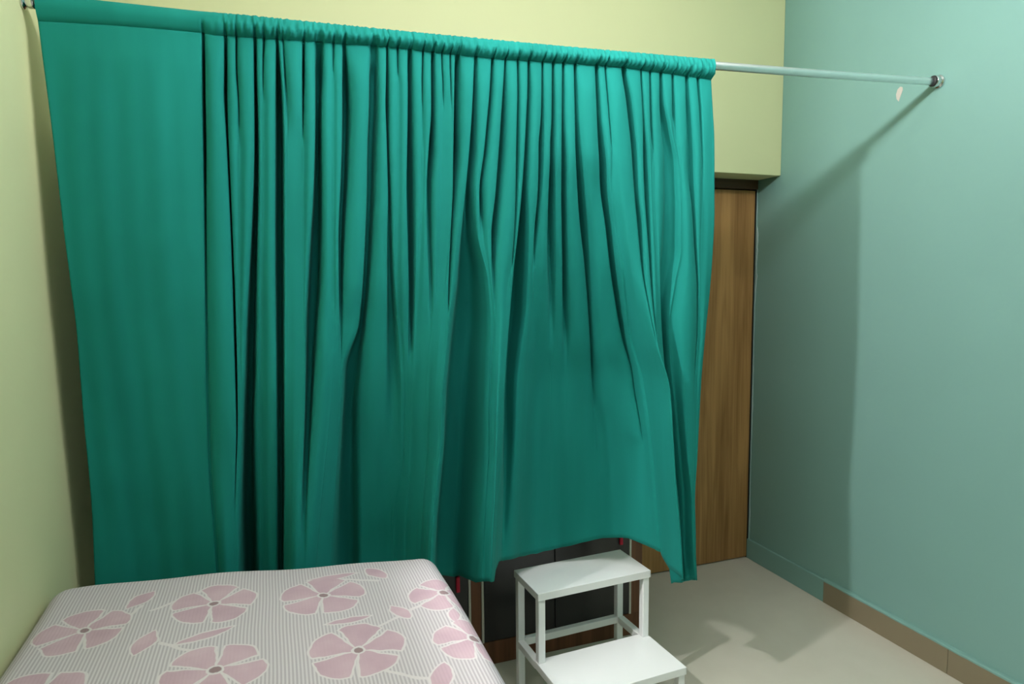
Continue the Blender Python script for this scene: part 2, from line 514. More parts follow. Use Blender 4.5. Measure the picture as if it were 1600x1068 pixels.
# metres x 4000: distance along the wall, height, and depth in front of the rod line, for each fold line (columns) at each level (rows)
FOLD_X = [
[126,855,1620,1631,1646,1663,1752,1839,1850,1868,1884,1919,1954,1962,1974,1985,2060,2134,2147,2165,2179,2204,2230,2241,2256,2266,2314,2362,2374,2389,2398,2414,2430,2438,2449,2456,2546,2639,2654,2668,2676,2720,2765,2804,2850,2879,2918,2957,2973,2987,2994,3030,3066,3088,3106,3116,3236,3362,3405,3450,3476,3514,3554,3568,3578,3584,3625,3670,3686,3699,3706,3748,3794,3824,3847,3860,3910,3963,3976,3987,3993,4028,4067,4091,4109,4120,4152,4187,4198,4205,4211,4246,4286,4296,4304,4310,4326,4346,4381,4408,4423,4496,4577,4601,4620,4631,4705,4787,4808,4825,4834,4890,4953,4968,4979,4985,5041,5105,5123,5137,5145,5191,5242,5261,5275,5283,5348,5422,5437,5448,5455,5501,5554,5572,5587,5595,5638,5687,5706,5720,5729,5779,5838,5861,5879,5889,5995,6119,6146,6168,6180,6212,6249,6264,6276,6284,6372,6476,6512,6540,6556,6641,6743,6759,6772,6778,6820,6869,6885,6898,6905,6954,7014,7039,7058,7069,7123,7188,7209,7226,7235,7302,7384,7413,7436,7449,7496,7553,7578,7598,7610,7687,7772],
[134,858,1614,1624,1640,1657,1746,1832,1843,1858,1876,1912,1947,1954,1964,1975,2053,2130,2141,2159,2173,2196,2220,2229,2241,2250,2303,2356,2374,2394,2404,2418,2432,2442,2452,2459,2545,2633,2650,2663,2670,2715,2762,2808,2849,2871,2912,2956,2967,2976,2982,3020,3062,3090,3113,3126,3236,3356,3408,3448,3471,3509,3550,3566,3579,3586,3626,3670,3683,3693,3699,3742,3792,3821,3844,3858,3904,3958,3970,3980,3986,4022,4064,4088,4107,4118,4150,4188,4197,4205,4211,4244,4284,4294,4302,4308,4323,4343,4377,4404,4419,4488,4571,4596,4616,4627,4696,4779,4801,4818,4828,4881,4945,4962,4976,4984,5039,5108,5126,5140,5148,5190,5241,5263,5280,5290,5348,5421,5437,5449,5456,5499,5553,5574,5590,5599,5637,5686,5706,5721,5730,5778,5841,5865,5884,5895,5995,6126,6154,6176,6188,6220,6262,6276,6288,6294,6382,6501,6539,6569,6586,6657,6752,6768,6780,6786,6823,6872,6889,6902,6910,6955,7016,7045,7068,7081,7128,7194,7216,7234,7244,7305,7390,7424,7450,7466,7510,7571,7595,7614,7624,7699,7786],
[144,863,1605,1616,1631,1648,1738,1822,1833,1849,1866,1906,1943,1949,1957,1966,2046,2124,2134,2149,2164,2188,2213,2219,2226,2232,2288,2345,2371,2398,2411,2423,2436,2446,2457,2463,2542,2626,2642,2654,2662,2708,2758,2804,2839,2859,2902,2950,2956,2962,2968,3007,3054,3093,3122,3140,3236,3347,3400,3442,3465,3500,3542,3560,3575,3584,3625,3675,3681,3687,3693,3735,3790,3820,3843,3856,3898,3950,3960,3969,3975,4012,4060,4085,4104,4116,4150,4196,4204,4210,4216,4248,4289,4297,4303,4309,4320,4336,4370,4397,4413,4476,4560,4587,4608,4620,4680,4764,4788,4807,4817,4865,4930,4954,4971,4982,5034,5109,5128,5142,5150,5186,5237,5263,5284,5295,5346,5420,5437,5450,5458,5496,5552,5576,5594,5604,5636,5684,5706,5722,5732,5777,5846,5872,5893,5905,5996,6137,6167,6190,6203,6234,6283,6295,6304,6310,6398,6541,6582,6613,6632,6683,6768,6782,6793,6799,6828,6877,6896,6910,6918,6956,7019,7055,7083,7099,7137,7202,7227,7246,7257,7310,7401,7441,7472,7490,7529,7598,7619,7636,7646,7715,7806],
[160,865,1592,1604,1619,1636,1724,1808,1819,1834,1852,1902,1950,1956,1962,1968,2039,2114,2125,2143,2160,2180,2201,2207,2213,2219,2272,2328,2362,2399,2417,2429,2441,2450,2461,2468,2540,2616,2627,2636,2642,2694,2751,2790,2819,2836,2884,2937,2943,2951,2957,2998,3044,3091,3128,3148,3235,3335,3390,3432,3457,3490,3529,3552,3570,3580,3618,3664,3670,3679,3685,3729,3783,3815,3840,3854,3896,3948,3955,3961,3967,4003,4054,4080,4101,4112,4149,4196,4202,4208,4214,4250,4287,4293,4300,4306,4314,4326,4361,4389,4404,4462,4538,4572,4598,4614,4663,4731,4758,4778,4790,4839,4906,4939,4964,4978,5028,5099,5121,5138,5148,5178,5220,5250,5273,5286,5337,5411,5434,5451,5462,5496,5548,5576,5597,5610,5638,5682,5706,5724,5735,5782,5853,5883,5906,5920,6011,6153,6185,6210,6224,6258,6310,6320,6327,6333,6429,6583,6626,6658,6677,6718,6786,6802,6815,6822,6846,6884,6905,6920,6930,6970,7038,7104,7156,7186,7199,7221,7247,7267,7278,7328,7415,7464,7501,7522,7558,7620,7640,7655,7663,7738,7835],
[180,869,1578,1588,1604,1622,1720,1813,1820,1830,1842,1889,1933,1939,1946,1952,2024,2097,2110,2132,2151,2166,2181,2187,2195,2201,2255,2310,2347,2390,2412,2422,2434,2440,2449,2456,2528,2600,2606,2612,2618,2672,2732,2772,2802,2820,2868,2922,2928,2936,2942,2982,3026,3071,3105,3124,3209,3307,3362,3404,3428,3476,3532,3549,3562,3569,3607,3652,3659,3668,3675,3716,3767,3806,3836,3853,3890,3935,3942,3951,3957,3984,4017,4054,4084,4100,4137,4185,4192,4201,4208,4242,4277,4284,4293,4300,4306,4312,4351,4383,4402,4444,4501,4546,4581,4601,4635,4682,4707,4726,4738,4793,4871,4911,4942,4959,5012,5086,5110,5129,5140,5162,5194,5228,5256,5271,5314,5376,5413,5442,5458,5486,5528,5564,5592,5608,5636,5679,5716,5744,5761,5800,5861,5905,5940,5959,6045,6180,6230,6268,6290,6312,6347,6355,6362,6368,6471,6634,6675,6707,6726,6752,6795,6830,6856,6872,6888,6915,6930,6945,6953,6998,7074,7177,7257,7303,7309,7315,7321,7327,7333,7361,7427,7484,7529,7554,7586,7643,7659,7671,7678,7751,7847],
[199,872,1562,1571,1584,1598,1708,1814,1820,1830,1840,1876,1910,1916,1924,1930,1998,2064,2080,2106,2130,2145,2160,2166,2174,2180,2234,2288,2326,2370,2394,2404,2415,2421,2429,2435,2506,2578,2584,2593,2599,2646,2696,2748,2787,2810,2855,2904,2910,2919,2925,2956,2991,3034,3068,3086,3179,3285,3335,3374,3396,3456,3528,3548,3563,3571,3601,3637,3644,3652,3659,3698,3745,3792,3828,3849,3880,3919,3926,3935,3942,3958,3977,4012,4038,4054,4103,4165,4172,4181,4188,4222,4256,4263,4272,4279,4285,4291,4316,4337,4350,4390,4448,4496,4533,4554,4579,4615,4642,4663,4674,4733,4814,4856,4888,4906,4975,5072,5090,5105,5113,5131,5157,5202,5238,5258,5312,5384,5412,5434,5446,5484,5536,5586,5624,5645,5674,5714,5754,5786,5804,5856,5936,5987,6028,6050,6125,6241,6296,6340,6364,6370,6377,6384,6394,6400,6506,6667,6704,6733,6750,6771,6806,6847,6879,6897,6905,6918,6927,6938,6947,6991,7065,7183,7275,7327,7333,7339,7345,7351,7357,7401,7493,7523,7546,7560,7588,7638,7647,7659,7668,7746,7846],
[218,874,1544,1552,1564,1576,1696,1811,1818,1827,1837,1864,1890,1896,1903,1909,1966,2021,2040,2070,2100,2118,2135,2141,2149,2155,2211,2266,2304,2350,2376,2385,2394,2401,2409,2415,2487,2559,2565,2573,2580,2611,2644,2711,2764,2793,2837,2886,2892,2901,2907,2929,2953,2992,3022,3039,3138,3251,3298,3334,3355,3422,3502,3532,3554,3568,3585,3606,3613,3622,3628,3678,3739,3783,3818,3837,3856,3880,3887,3896,3903,3932,3968,3997,4020,4033,4074,4126,4133,4142,4149,4182,4215,4222,4231,4238,4244,4250,4265,4280,4288,4326,4378,4470,4540,4581,4595,4614,4635,4661,4676,4706,4748,4794,4830,4850,4931,5048,5059,5068,5074,5085,5104,5181,5242,5276,5313,5360,5389,5412,5425,5481,5558,5616,5661,5686,5723,5771,5814,5847,5866,5935,6038,6093,6136,6161,6233,6353,6404,6444,6467,6473,6479,6485,6491,6497,6570,6712,6750,6780,6798,6810,6832,6864,6888,6903,6918,6942,6951,6962,6971,6994,7033,7166,7268,7327,7333,7339,7345,7351,7357,7414,7526,7550,7568,7578,7593,7619,7628,7640,7649,7723,7819],
[240,872,1524,1532,1544,1558,1684,1805,1812,1822,1833,1850,1866,1872,1880,1886,1929,1970,1996,2032,2070,2090,2110,2116,2124,2130,2189,2248,2284,2330,2357,2365,2374,2380,2388,2394,2466,2539,2545,2553,2560,2576,2592,2670,2731,2766,2814,2867,2874,2882,2889,2913,2940,2968,2990,3003,3101,3211,3256,3290,3310,3388,3481,3524,3558,3578,3584,3590,3596,3602,3608,3660,3736,3774,3803,3820,3828,3836,3843,3852,3859,3908,3969,3994,4013,4024,4046,4073,4080,4088,4095,4126,4157,4164,4173,4180,4193,4210,4223,4234,4240,4263,4293,4473,4613,4693,4699,4705,4711,4717,4723,4729,4743,4768,4787,4798,4881,5000,5008,5017,5024,5030,5036,5146,5232,5281,5313,5353,5366,5384,5397,5483,5600,5662,5710,5738,5780,5832,5876,5911,5931,6027,6169,6206,6236,6252,6331,6462,6512,6551,6574,6580,6586,6592,6598,6604,6645,6759,6779,6794,6803,6825,6861,6882,6899,6908,6930,6966,6974,6986,6995,7001,7007,7113,7196,7243,7249,7255,7261,7267,7273,7374,7561,7577,7590,7596,7602,7609,7615,7621,7627,7689,7780],
[253,867,1502,1512,1526,1541,1671,1794,1802,1814,1827,1833,1839,1845,1851,1857,1888,1922,1952,1995,2042,2062,2082,2088,2096,2102,2168,2233,2267,2310,2336,2344,2353,2359,2367,2374,2445,2518,2524,2532,2538,2544,2550,2620,2678,2710,2776,2848,2855,2864,2870,2900,2930,2948,2966,2976,3065,3160,3204,3237,3256,3357,3472,3532,3580,3606,3612,3618,3624,3630,3636,3670,3728,3760,3784,3798,3804,3810,3816,3822,3828,3884,3959,3975,3993,4004,4010,4016,4022,4028,4034,4054,4080,4087,4095,4102,4134,4168,4174,4180,4186,4192,4200,4434,4616,4720,4726,4732,4738,4744,4750,4756,4762,4768,4774,4780,4840,4930,4939,4951,4960,4966,4974,5114,5223,5285,5320,5366,5376,5390,5400,5527,5666,5717,5757,5780,5827,5887,5937,5976,5998,6111,6273,6303,6327,6340,6447,6604,6652,6690,6712,6718,6724,6730,6736,6742,6752,6814,6823,6830,6836,6850,6874,6887,6896,6902,6930,6966,6977,6992,7002,7008,7017,7091,7149,7182,7188,7194,7200,7206,7212,7326,7568,7579,7588,7594,7600,7606,7612,7618,7624,7662,7728],
[246,852,1479,1491,1508,1525,1658,1785,1793,1804,1816,1822,1828,1834,1840,1846,1858,1884,1917,1962,2014,2034,2052,2058,2066,2072,2146,2218,2250,2290,2315,2323,2332,2338,2346,2352,2424,2495,2502,2510,2516,2522,2528,2580,2626,2651,2736,2829,2835,2845,2852,2887,2922,2930,2940,2947,2953,2959,3062,3150,3198,3325,3463,3535,3598,3632,3638,3644,3650,3656,3662,3680,3713,3730,3752,3768,3774,3780,3786,3792,3798,3847,3913,3920,3929,3936,3942,3948,3954,3960,3966,3985,4008,4014,4022,4028,4057,4086,4093,4102,4108,4114,4120,4373,4573,4686,4692,4698,4704,4710,4716,4722,4728,4734,4740,4746,4787,4864,4873,4885,4894,4902,4913,5056,5167,5230,5294,5372,5384,5398,5410,5583,5721,5752,5792,5822,5877,5941,5994,6035,6058,6188,6367,6395,6417,6429,6574,6770,6804,6831,6846,6852,6858,6864,6870,6876,6882,6888,6894,6900,6906,6912,6918,6924,6930,6936,6950,6983,6997,7016,7031,7038,7049,7129,7192,7228,7234,7240,7246,7252,7258,7340,7536,7547,7555,7561,7568,7575,7581,7587,7593,7626,7686],
[237,839,1465,1477,1496,1515,1648,1772,1778,1785,1794,1800,1806,1812,1818,1824,1830,1840,1874,1920,1974,1999,2023,2029,2038,2044,2123,2201,2231,2272,2297,2305,2313,2319,2328,2334,2399,2465,2472,2480,2486,2492,2498,2538,2578,2599,2684,2777,2784,2794,2801,2842,2884,2891,2901,2908,2914,2920,3025,3107,3154,3304,3463,3529,3605,3649,3655,3661,3667,3673,3679,3688,3711,3718,3726,3732,3738,3744,3750,3756,3762,3811,3875,3881,3889,3895,3901,3907,3913,3919,3925,3937,3958,3964,3971,3977,4001,4026,4033,4041,4048,4054,4060,4328,4537,4656,4662,4668,4674,4680,4686,4692,4698,4704,4710,4716,4738,4808,4818,4830,4840,4851,4863,5003,5112,5174,5266,5383,5395,5411,5423,5635,5794,5803,5815,5824,5922,6021,6040,6066,6086,6254,6459,6485,6505,6516,6711,6960,6968,6974,6980,6986,6992,6998,7004,7010,7016,7022,7028,7034,7040,7046,7052,7058,7064,7070,7076,7082,7088,7094,7100,7106,7112,7188,7259,7300,7306,7312,7318,7324,7330,7352,7504,7515,7530,7541,7549,7557,7563,7569,7575,7596,7643],
[235,830,1450,1464,1485,1506,1621,1731,1737,1743,1750,1756,1762,1768,1774,1780,1786,1792,1818,1882,1956,1978,1999,2005,2014,2020,2100,2180,2209,2250,2278,2284,2290,2296,2304,2311,2367,2424,2430,2439,2445,2451,2457,2485,2522,2541,2618,2702,2709,2719,2726,2775,2826,2833,2843,2850,2856,2862,2985,3094,3153,3312,3478,3531,3598,3646,3652,3658,3664,3670,3676,3682,3700,3706,3714,3720,3726,3732,3738,3744,3750,3797,3857,3864,3872,3878,3884,3890,3896,3902,3908,3917,3936,3942,3948,3954,3972,3993,3999,4007,4013,4020,4029,4300,4511,4632,4638,4644,4650,4656,4662,4668,4674,4680,4686,4692,4698,4766,4777,4790,4801,4820,4842,4984,5095,5158,5253,5374,5386,5402,5414,5637,5809,5818,5830,5839,5952,6059,6068,6080,6089,6291,6496,6510,6527,6541,6779,7003,7010,7016,7022,7028,7034,7040,7046,7052,7058,7064,7070,7076,7082,7088,7094,7100,7106,7112,7118,7124,7130,7136,7152,7162,7176,7254,7316,7351,7357,7363,7369,7375,7381,7387,7476,7487,7502,7512,7521,7529,7535,7541,7547,7554,7588],
[214,824,1464,1478,1500,1520,1605,1684,1690,1698,1704,1710,1716,1722,1728,1734,1740,1746,1788,1859,1940,1961,1982,1988,1997,2004,2080,2154,2182,2222,2250,2256,2262,2268,2276,2283,2332,2380,2387,2395,2402,2411,2420,2443,2471,2491,2558,2628,2636,2646,2653,2710,2768,2776,2786,2793,2799,2805,2942,3084,3155,3343,3528,3539,3554,3564,3570,3576,3582,3588,3594,3628,3669,3675,3683,3689,3695,3701,3707,3713,3719,3758,3812,3818,3825,3831,3837,3843,3849,3855,3861,3867,3878,3884,3890,3896,3912,3933,3939,3946,3952,3958,3964,4244,4465,4591,4597,4603,4609,4615,4621,4627,4633,4639,4645,4651,4657,4722,4732,4747,4760,4782,4808,4947,5056,5117,5227,5366,5378,5394,5407,5638,5823,5832,5845,5854,5974,6084,6092,6104,6112,6320,6530,6539,6551,6559,6841,7044,7050,7056,7062,7068,7074,7080,7086,7092,7098,7104,7110,7116,7122,7128,7134,7140,7146,7152,7158,7164,7177,7207,7230,7243,7259,7324,7374,7403,7409,7415,7421,7427,7433,7439,7445,7451,7457,7463,7469,7475,7481,7487,7493,7499,7528],
[194,816,1472,1486,1508,1529,1596,1658,1664,1672,1678,1684,1690,1696,1702,1708,1714,1720,1764,1838,1922,1942,1962,1968,1977,1984,2057,2128,2154,2193,2222,2228,2234,2240,2246,2252,2296,2342,2348,2356,2363,2380,2397,2414,2437,2454,2508,2564,2571,2582,2589,2653,2718,2726,2736,2743,2749,2755,2902,3068,3152,3336,3516,3523,3532,3539,3545,3551,3557,3563,3569,3604,3644,3650,3657,3663,3669,3675,3681,3687,3693,3729,3781,3787,3793,3799,3805,3811,3817,3823,3829,3835,3841,3847,3853,3859,3865,3874,3880,3889,3895,3901,3907,4190,4412,4540,4546,4552,4558,4564,4570,4576,4582,4588,4594,4600,4606,4660,4675,4696,4712,4732,4758,4889,4999,5059,5190,5356,5368,5385,5397,5638,5836,5845,5858,5867,5996,6109,6117,6128,6136,6346,6559,6567,6578,6586,6886,7098,7104,7110,7116,7122,7128,7134,7140,7146,7152,7158,7164,7170,7176,7182,7188,7194,7200,7206,7226,7246,7261,7281,7296,7316,7339,7371,7396,7410,7416,7422,7428,7434,7440,7446,7452,7458,7464,7470,7476,7482,7488,7494,7500,7506,7512],
[180,797,1448,1463,1485,1506,1574,1636,1642,1650,1656,1662,1668,1674,1680,1686,1692,1698,1741,1815,1900,1921,1941,1948,1956,1963,2036,2107,2133,2172,2202,2208,2214,2220,2226,2232,2275,2319,2325,2334,2340,2360,2379,2396,2419,2436,2490,2546,2554,2564,2570,2635,2702,2709,2719,2726,2732,2738,2885,3052,3137,3318,3495,3502,3512,3518,3524,3530,3536,3542,3548,3586,3629,3635,3642,3648,3654,3660,3666,3672,3678,3709,3756,3762,3768,3774,3780,3786,3792,3798,3804,3810,3816,3822,3828,3834,3840,3846,3852,3858,3864,3870,3882,4172,4398,4527,4533,4539,4545,4551,4557,4563,4569,4575,4581,4587,4593,4654,4666,4687,4704,4714,4725,4830,4950,5007,5162,5345,5357,5374,5387,5634,5841,5850,5863,5872,6006,6121,6129,6140,6148,6360,6575,6583,6594,6602,6906,7122,7128,7134,7140,7146,7152,7158,7164,7170,7176,7182,7188,7194,7200,7206,7212,7218,7243,7263,7304,7344,7364,7391,7411,7419,7426,7434,7440,7446,7452,7458,7464,7470,7476,7482,7488,7494,7500,7506,7512,7518,7524,7530,7536,7542,7548]]
FOLD_Z = [
[2146,2150,2151,2156,2155,2150,2146,2148,2153,2153,2148,2148,2149,2154,2154,2149,2148,2150,2155,2155,2150,2150,2150,2155,2155,2150,2150,2151,2156,2156,2151,2151,2151,2153,2154,2151,2150,2152,2157,2157,2152,2152,2153,2158,2158,2153,2153,2154,2158,2158,2154,2154,2154,2159,2159,2154,2154,2156,2161,2161,2156,2155,2156,2161,2160,2156,2154,2155,2159,2160,2155,2154,2154,2159,2159,2154,2153,2153,2158,2158,2153,2152,2152,2157,2157,2152,2151,2152,2156,2156,2151,2151,2151,2155,2156,2151,2150,2150,2155,2155,2150,2148,2149,2154,2154,2149,2147,2148,2153,2153,2148,2148,2149,2154,2154,2149,2149,2150,2155,2155,2150,2150,2150,2156,2156,2151,2150,2151,2156,2156,2152,2151,2152,2157,2157,2152,2152,2153,2158,2158,2153,2152,2153,2158,2158,2154,2152,2154,2160,2160,2155,2154,2155,2160,2160,2155,2154,2155,2159,2159,2154,2152,2152,2157,2156,2151,2150,2150,2154,2154,2150,2149,2149,2154,2153,2148,2147,2147,2152,2152,2146,2144,2144,2149,2149,2144,2142,2142,2146,2146,2141,2140,2139],
[2108,2112,2113,2123,2124,2112,2108,2110,2122,2123,2110,2110,2111,2119,2120,2111,2109,2112,2125,2127,2112,2111,2112,2119,2120,2112,2111,2113,2126,2127,2113,2113,2113,2116,2117,2113,2111,2114,2125,2126,2114,2113,2115,2128,2130,2115,2114,2116,2121,2121,2116,2115,2116,2128,2129,2117,2115,2118,2127,2128,2118,2117,2118,2129,2130,2118,2116,2117,2122,2122,2117,2115,2116,2130,2130,2116,2114,2115,2125,2126,2115,2114,2116,2129,2130,2115,2114,2115,2122,2123,2115,2113,2114,2121,2121,2114,2113,2114,2128,2130,2113,2111,2112,2122,2122,2112,2109,2111,2124,2125,2111,2111,2113,2125,2126,2113,2112,2114,2127,2128,2114,2113,2114,2128,2129,2115,2114,2115,2127,2128,2115,2115,2116,2128,2130,2116,2116,2117,2129,2130,2117,2116,2117,2130,2131,2118,2116,2119,2131,2132,2119,2118,2119,2128,2128,2119,2118,2118,2131,2132,2118,2115,2115,2125,2125,2115,2114,2114,2119,2119,2113,2111,2112,2120,2120,2110,2108,2108,2115,2115,2107,2104,2105,2111,2111,2104,2102,2102,2107,2107,2101,2099,2099],
[2056,2057,2060,2076,2077,2058,2053,2057,2076,2078,2057,2056,2058,2068,2068,2058,2055,2058,2080,2082,2058,2058,2059,2063,2064,2059,2057,2059,2081,2083,2060,2059,2060,2064,2064,2060,2057,2061,2078,2080,2061,2059,2061,2084,2086,2062,2060,2062,2062,2062,2062,2061,2063,2083,2084,2063,2060,2064,2080,2082,2065,2063,2064,2083,2084,2064,2062,2064,2064,2063,2063,2061,2063,2084,2086,2062,2060,2062,2075,2076,2063,2062,2064,2085,2086,2064,2062,2063,2067,2068,2063,2062,2062,2066,2066,2062,2061,2062,2086,2088,2061,2058,2060,2076,2077,2059,2055,2058,2079,2081,2058,2059,2062,2082,2084,2062,2060,2063,2085,2087,2063,2062,2063,2086,2088,2064,2062,2064,2084,2086,2065,2063,2065,2086,2088,2066,2064,2066,2086,2088,2066,2065,2067,2087,2089,2067,2064,2068,2089,2091,2069,2068,2069,2080,2082,2069,2065,2068,2090,2091,2066,2063,2064,2080,2081,2064,2062,2062,2069,2070,2061,2059,2059,2070,2070,2057,2053,2053,2059,2059,2052,2048,2049,2057,2058,2047,2045,2046,2050,2050,2045,2043,2043],
[1981,1981,1983,1998,1999,1982,1977,1980,1998,1999,1981,1979,1981,1985,1986,1981,1978,1982,2001,2002,1982,1981,1982,1982,1982,1982,1980,1983,2004,2006,1983,1983,1983,1984,1984,1983,1981,1984,1994,1995,1984,1982,1985,2006,2009,1985,1984,1986,1986,1986,1986,1984,1986,2008,2010,1987,1984,1988,2003,2005,1988,1987,1988,2005,2006,1987,1986,1987,1987,1987,1987,1985,1986,2006,2008,1986,1984,1986,1987,1988,1987,1987,1989,2009,2010,1989,1988,1988,1988,1988,1988,1988,1988,1988,1988,1988,1987,1987,2010,2012,1987,1984,1985,2000,2001,1984,1980,1981,2001,2003,1981,1984,1988,2008,2010,1989,1987,1989,2010,2012,1990,1989,1990,2012,2014,1991,1989,1991,2009,2011,1992,1991,1992,2012,2014,1993,1992,1993,2013,2014,1994,1992,1994,2014,2016,1995,1992,1996,2017,2018,1997,1996,1997,2003,2004,1997,1993,1994,2015,2017,1992,1990,1990,2006,2007,1990,1988,1988,1993,1992,1987,1984,1983,1990,1987,1975,1974,1974,1974,1974,1972,1968,1968,1974,1974,1967,1965,1965,1967,1967,1964,1962,1963],
[1875,1874,1875,1886,1887,1873,1870,1872,1884,1885,1872,1871,1873,1873,1873,1873,1871,1873,1888,1889,1873,1873,1874,1874,1874,1874,1872,1874,1892,1894,1875,1874,1875,1875,1875,1875,1875,1876,1876,1876,1876,1874,1876,1895,1897,1877,1876,1877,1877,1877,1877,1876,1878,1896,1898,1878,1876,1879,1892,1894,1880,1878,1879,1891,1892,1879,1878,1879,1878,1878,1878,1877,1878,1896,1897,1878,1876,1879,1879,1880,1880,1881,1883,1899,1901,1884,1883,1884,1884,1883,1883,1883,1882,1882,1882,1882,1882,1882,1903,1904,1881,1879,1880,1893,1894,1879,1875,1874,1890,1891,1874,1872,1884,1902,1904,1885,1884,1886,1903,1904,1886,1886,1887,1906,1908,1887,1886,1888,1904,1905,1889,1888,1889,1905,1907,1890,1890,1891,1906,1908,1891,1890,1892,1910,1912,1893,1891,1894,1914,1916,1895,1894,1895,1895,1895,1895,1891,1891,1908,1909,1888,1887,1886,1899,1899,1884,1883,1883,1882,1882,1881,1877,1875,1874,1868,1859,1858,1858,1858,1858,1858,1854,1855,1859,1858,1852,1851,1851,1851,1851,1850,1848,1849],
[1751,1751,1749,1755,1755,1748,1746,1747,1755,1756,1747,1747,1748,1748,1748,1748,1746,1748,1758,1759,1748,1748,1748,1748,1748,1748,1748,1749,1761,1762,1749,1749,1749,1749,1749,1749,1750,1750,1750,1750,1750,1750,1751,1764,1766,1751,1751,1752,1752,1752,1752,1751,1752,1764,1766,1752,1751,1753,1762,1763,1754,1753,1754,1759,1760,1753,1753,1753,1753,1753,1753,1752,1753,1764,1765,1752,1751,1754,1754,1755,1756,1757,1758,1767,1770,1763,1762,1762,1762,1762,1762,1761,1760,1760,1760,1760,1760,1760,1774,1774,1759,1758,1758,1768,1768,1757,1756,1753,1760,1759,1750,1748,1754,1777,1778,1764,1764,1766,1777,1778,1767,1767,1767,1782,1784,1769,1769,1771,1782,1783,1772,1772,1773,1784,1786,1774,1774,1775,1786,1788,1776,1776,1778,1791,1793,1779,1778,1780,1795,1796,1779,1779,1779,1779,1779,1779,1774,1770,1782,1782,1767,1766,1765,1773,1773,1761,1760,1760,1759,1759,1758,1753,1750,1744,1735,1726,1725,1725,1725,1724,1724,1722,1722,1725,1724,1720,1719,1719,1719,1718,1718,1716,1716],
[1626,1626,1623,1624,1624,1622,1620,1621,1625,1625,1621,1621,1621,1621,1621,1621,1620,1621,1627,1627,1621,1621,1621,1621,1621,1622,1621,1622,1628,1629,1622,1622,1623,1623,1623,1623,1623,1623,1623,1623,1624,1623,1624,1631,1632,1624,1624,1625,1625,1625,1625,1625,1625,1631,1632,1626,1625,1626,1631,1632,1627,1626,1627,1629,1630,1627,1626,1626,1626,1626,1626,1626,1626,1632,1632,1626,1625,1626,1627,1628,1628,1631,1635,1639,1642,1641,1640,1639,1639,1639,1639,1638,1638,1638,1638,1638,1638,1638,1643,1644,1637,1636,1636,1640,1640,1633,1631,1628,1625,1625,1624,1623,1623,1628,1645,1643,1643,1645,1649,1650,1646,1646,1646,1655,1657,1649,1650,1650,1654,1654,1652,1652,1654,1658,1659,1656,1656,1657,1663,1664,1658,1658,1660,1668,1669,1661,1661,1662,1670,1670,1660,1660,1660,1660,1660,1659,1654,1647,1653,1652,1644,1643,1642,1646,1644,1638,1636,1634,1634,1633,1632,1629,1627,1616,1603,1593,1593,1592,1592,1592,1592,1590,1588,1589,1589,1587,1587,1586,1586,1586,1586,1584,1583],
[1499,1499,1495,1495,1494,1494,1493,1493,1493,1493,1493,1493,1493,1493,1493,1493,1493,1493,1493,1493,1493,1493,1493,1493,1493,1494,1494,1494,1494,1494,1494,1495,1495,1495,1495,1495,1495,1495,1496,1496,1496,1496,1496,1496,1496,1496,1497,1497,1497,1497,1497,1497,1497,1498,1498,1498,1498,1499,1499,1499,1499,1499,1499,1499,1499,1499,1499,1499,1499,1499,1499,1499,1499,1499,1499,1499,1499,1499,1498,1498,1498,1505,1512,1515,1518,1518,1517,1517,1517,1517,1516,1516,1515,1515,1515,1515,1515,1514,1515,1515,1514,1513,1513,1512,1507,1497,1497,1497,1497,1497,1497,1497,1497,1496,1502,1512,1522,1523,1523,1523,1523,1524,1524,1526,1527,1526,1527,1527,1527,1527,1528,1528,1530,1531,1532,1532,1532,1533,1534,1535,1534,1536,1537,1539,1540,1538,1539,1539,1541,1540,1536,1536,1536,1536,1536,1536,1530,1523,1524,1523,1521,1520,1518,1517,1515,1513,1510,1507,1506,1505,1504,1504,1503,1493,1474,1469,1469,1468,1468,1468,1467,1458,1454,1453,1453,1453,1453,1453,1453,1453,1453,1451,1449],
[1370,1370,1365,1364,1364,1364,1365,1364,1360,1360,1364,1364,1364,1364,1364,1364,1364,1364,1357,1356,1364,1364,1364,1364,1364,1364,1365,1365,1359,1359,1366,1366,1366,1366,1366,1366,1366,1367,1367,1367,1367,1367,1367,1360,1360,1368,1369,1368,1368,1368,1368,1368,1368,1367,1367,1368,1368,1368,1364,1364,1368,1370,1369,1366,1366,1370,1370,1370,1370,1370,1370,1370,1370,1367,1367,1370,1370,1370,1370,1370,1370,1376,1388,1390,1394,1394,1394,1394,1394,1394,1394,1393,1393,1393,1393,1393,1392,1391,1391,1391,1391,1391,1391,1380,1370,1369,1369,1369,1369,1369,1369,1369,1369,1373,1380,1386,1400,1400,1400,1401,1401,1401,1401,1395,1394,1400,1400,1400,1400,1400,1400,1400,1401,1401,1401,1402,1403,1404,1402,1403,1405,1408,1409,1407,1407,1410,1413,1411,1406,1405,1409,1409,1409,1409,1409,1409,1403,1396,1394,1393,1393,1391,1389,1388,1386,1386,1383,1380,1379,1378,1377,1376,1375,1364,1350,1346,1344,1343,1342,1342,1342,1325,1319,1317,1317,1318,1318,1318,1318,1318,1318,1317,1315],
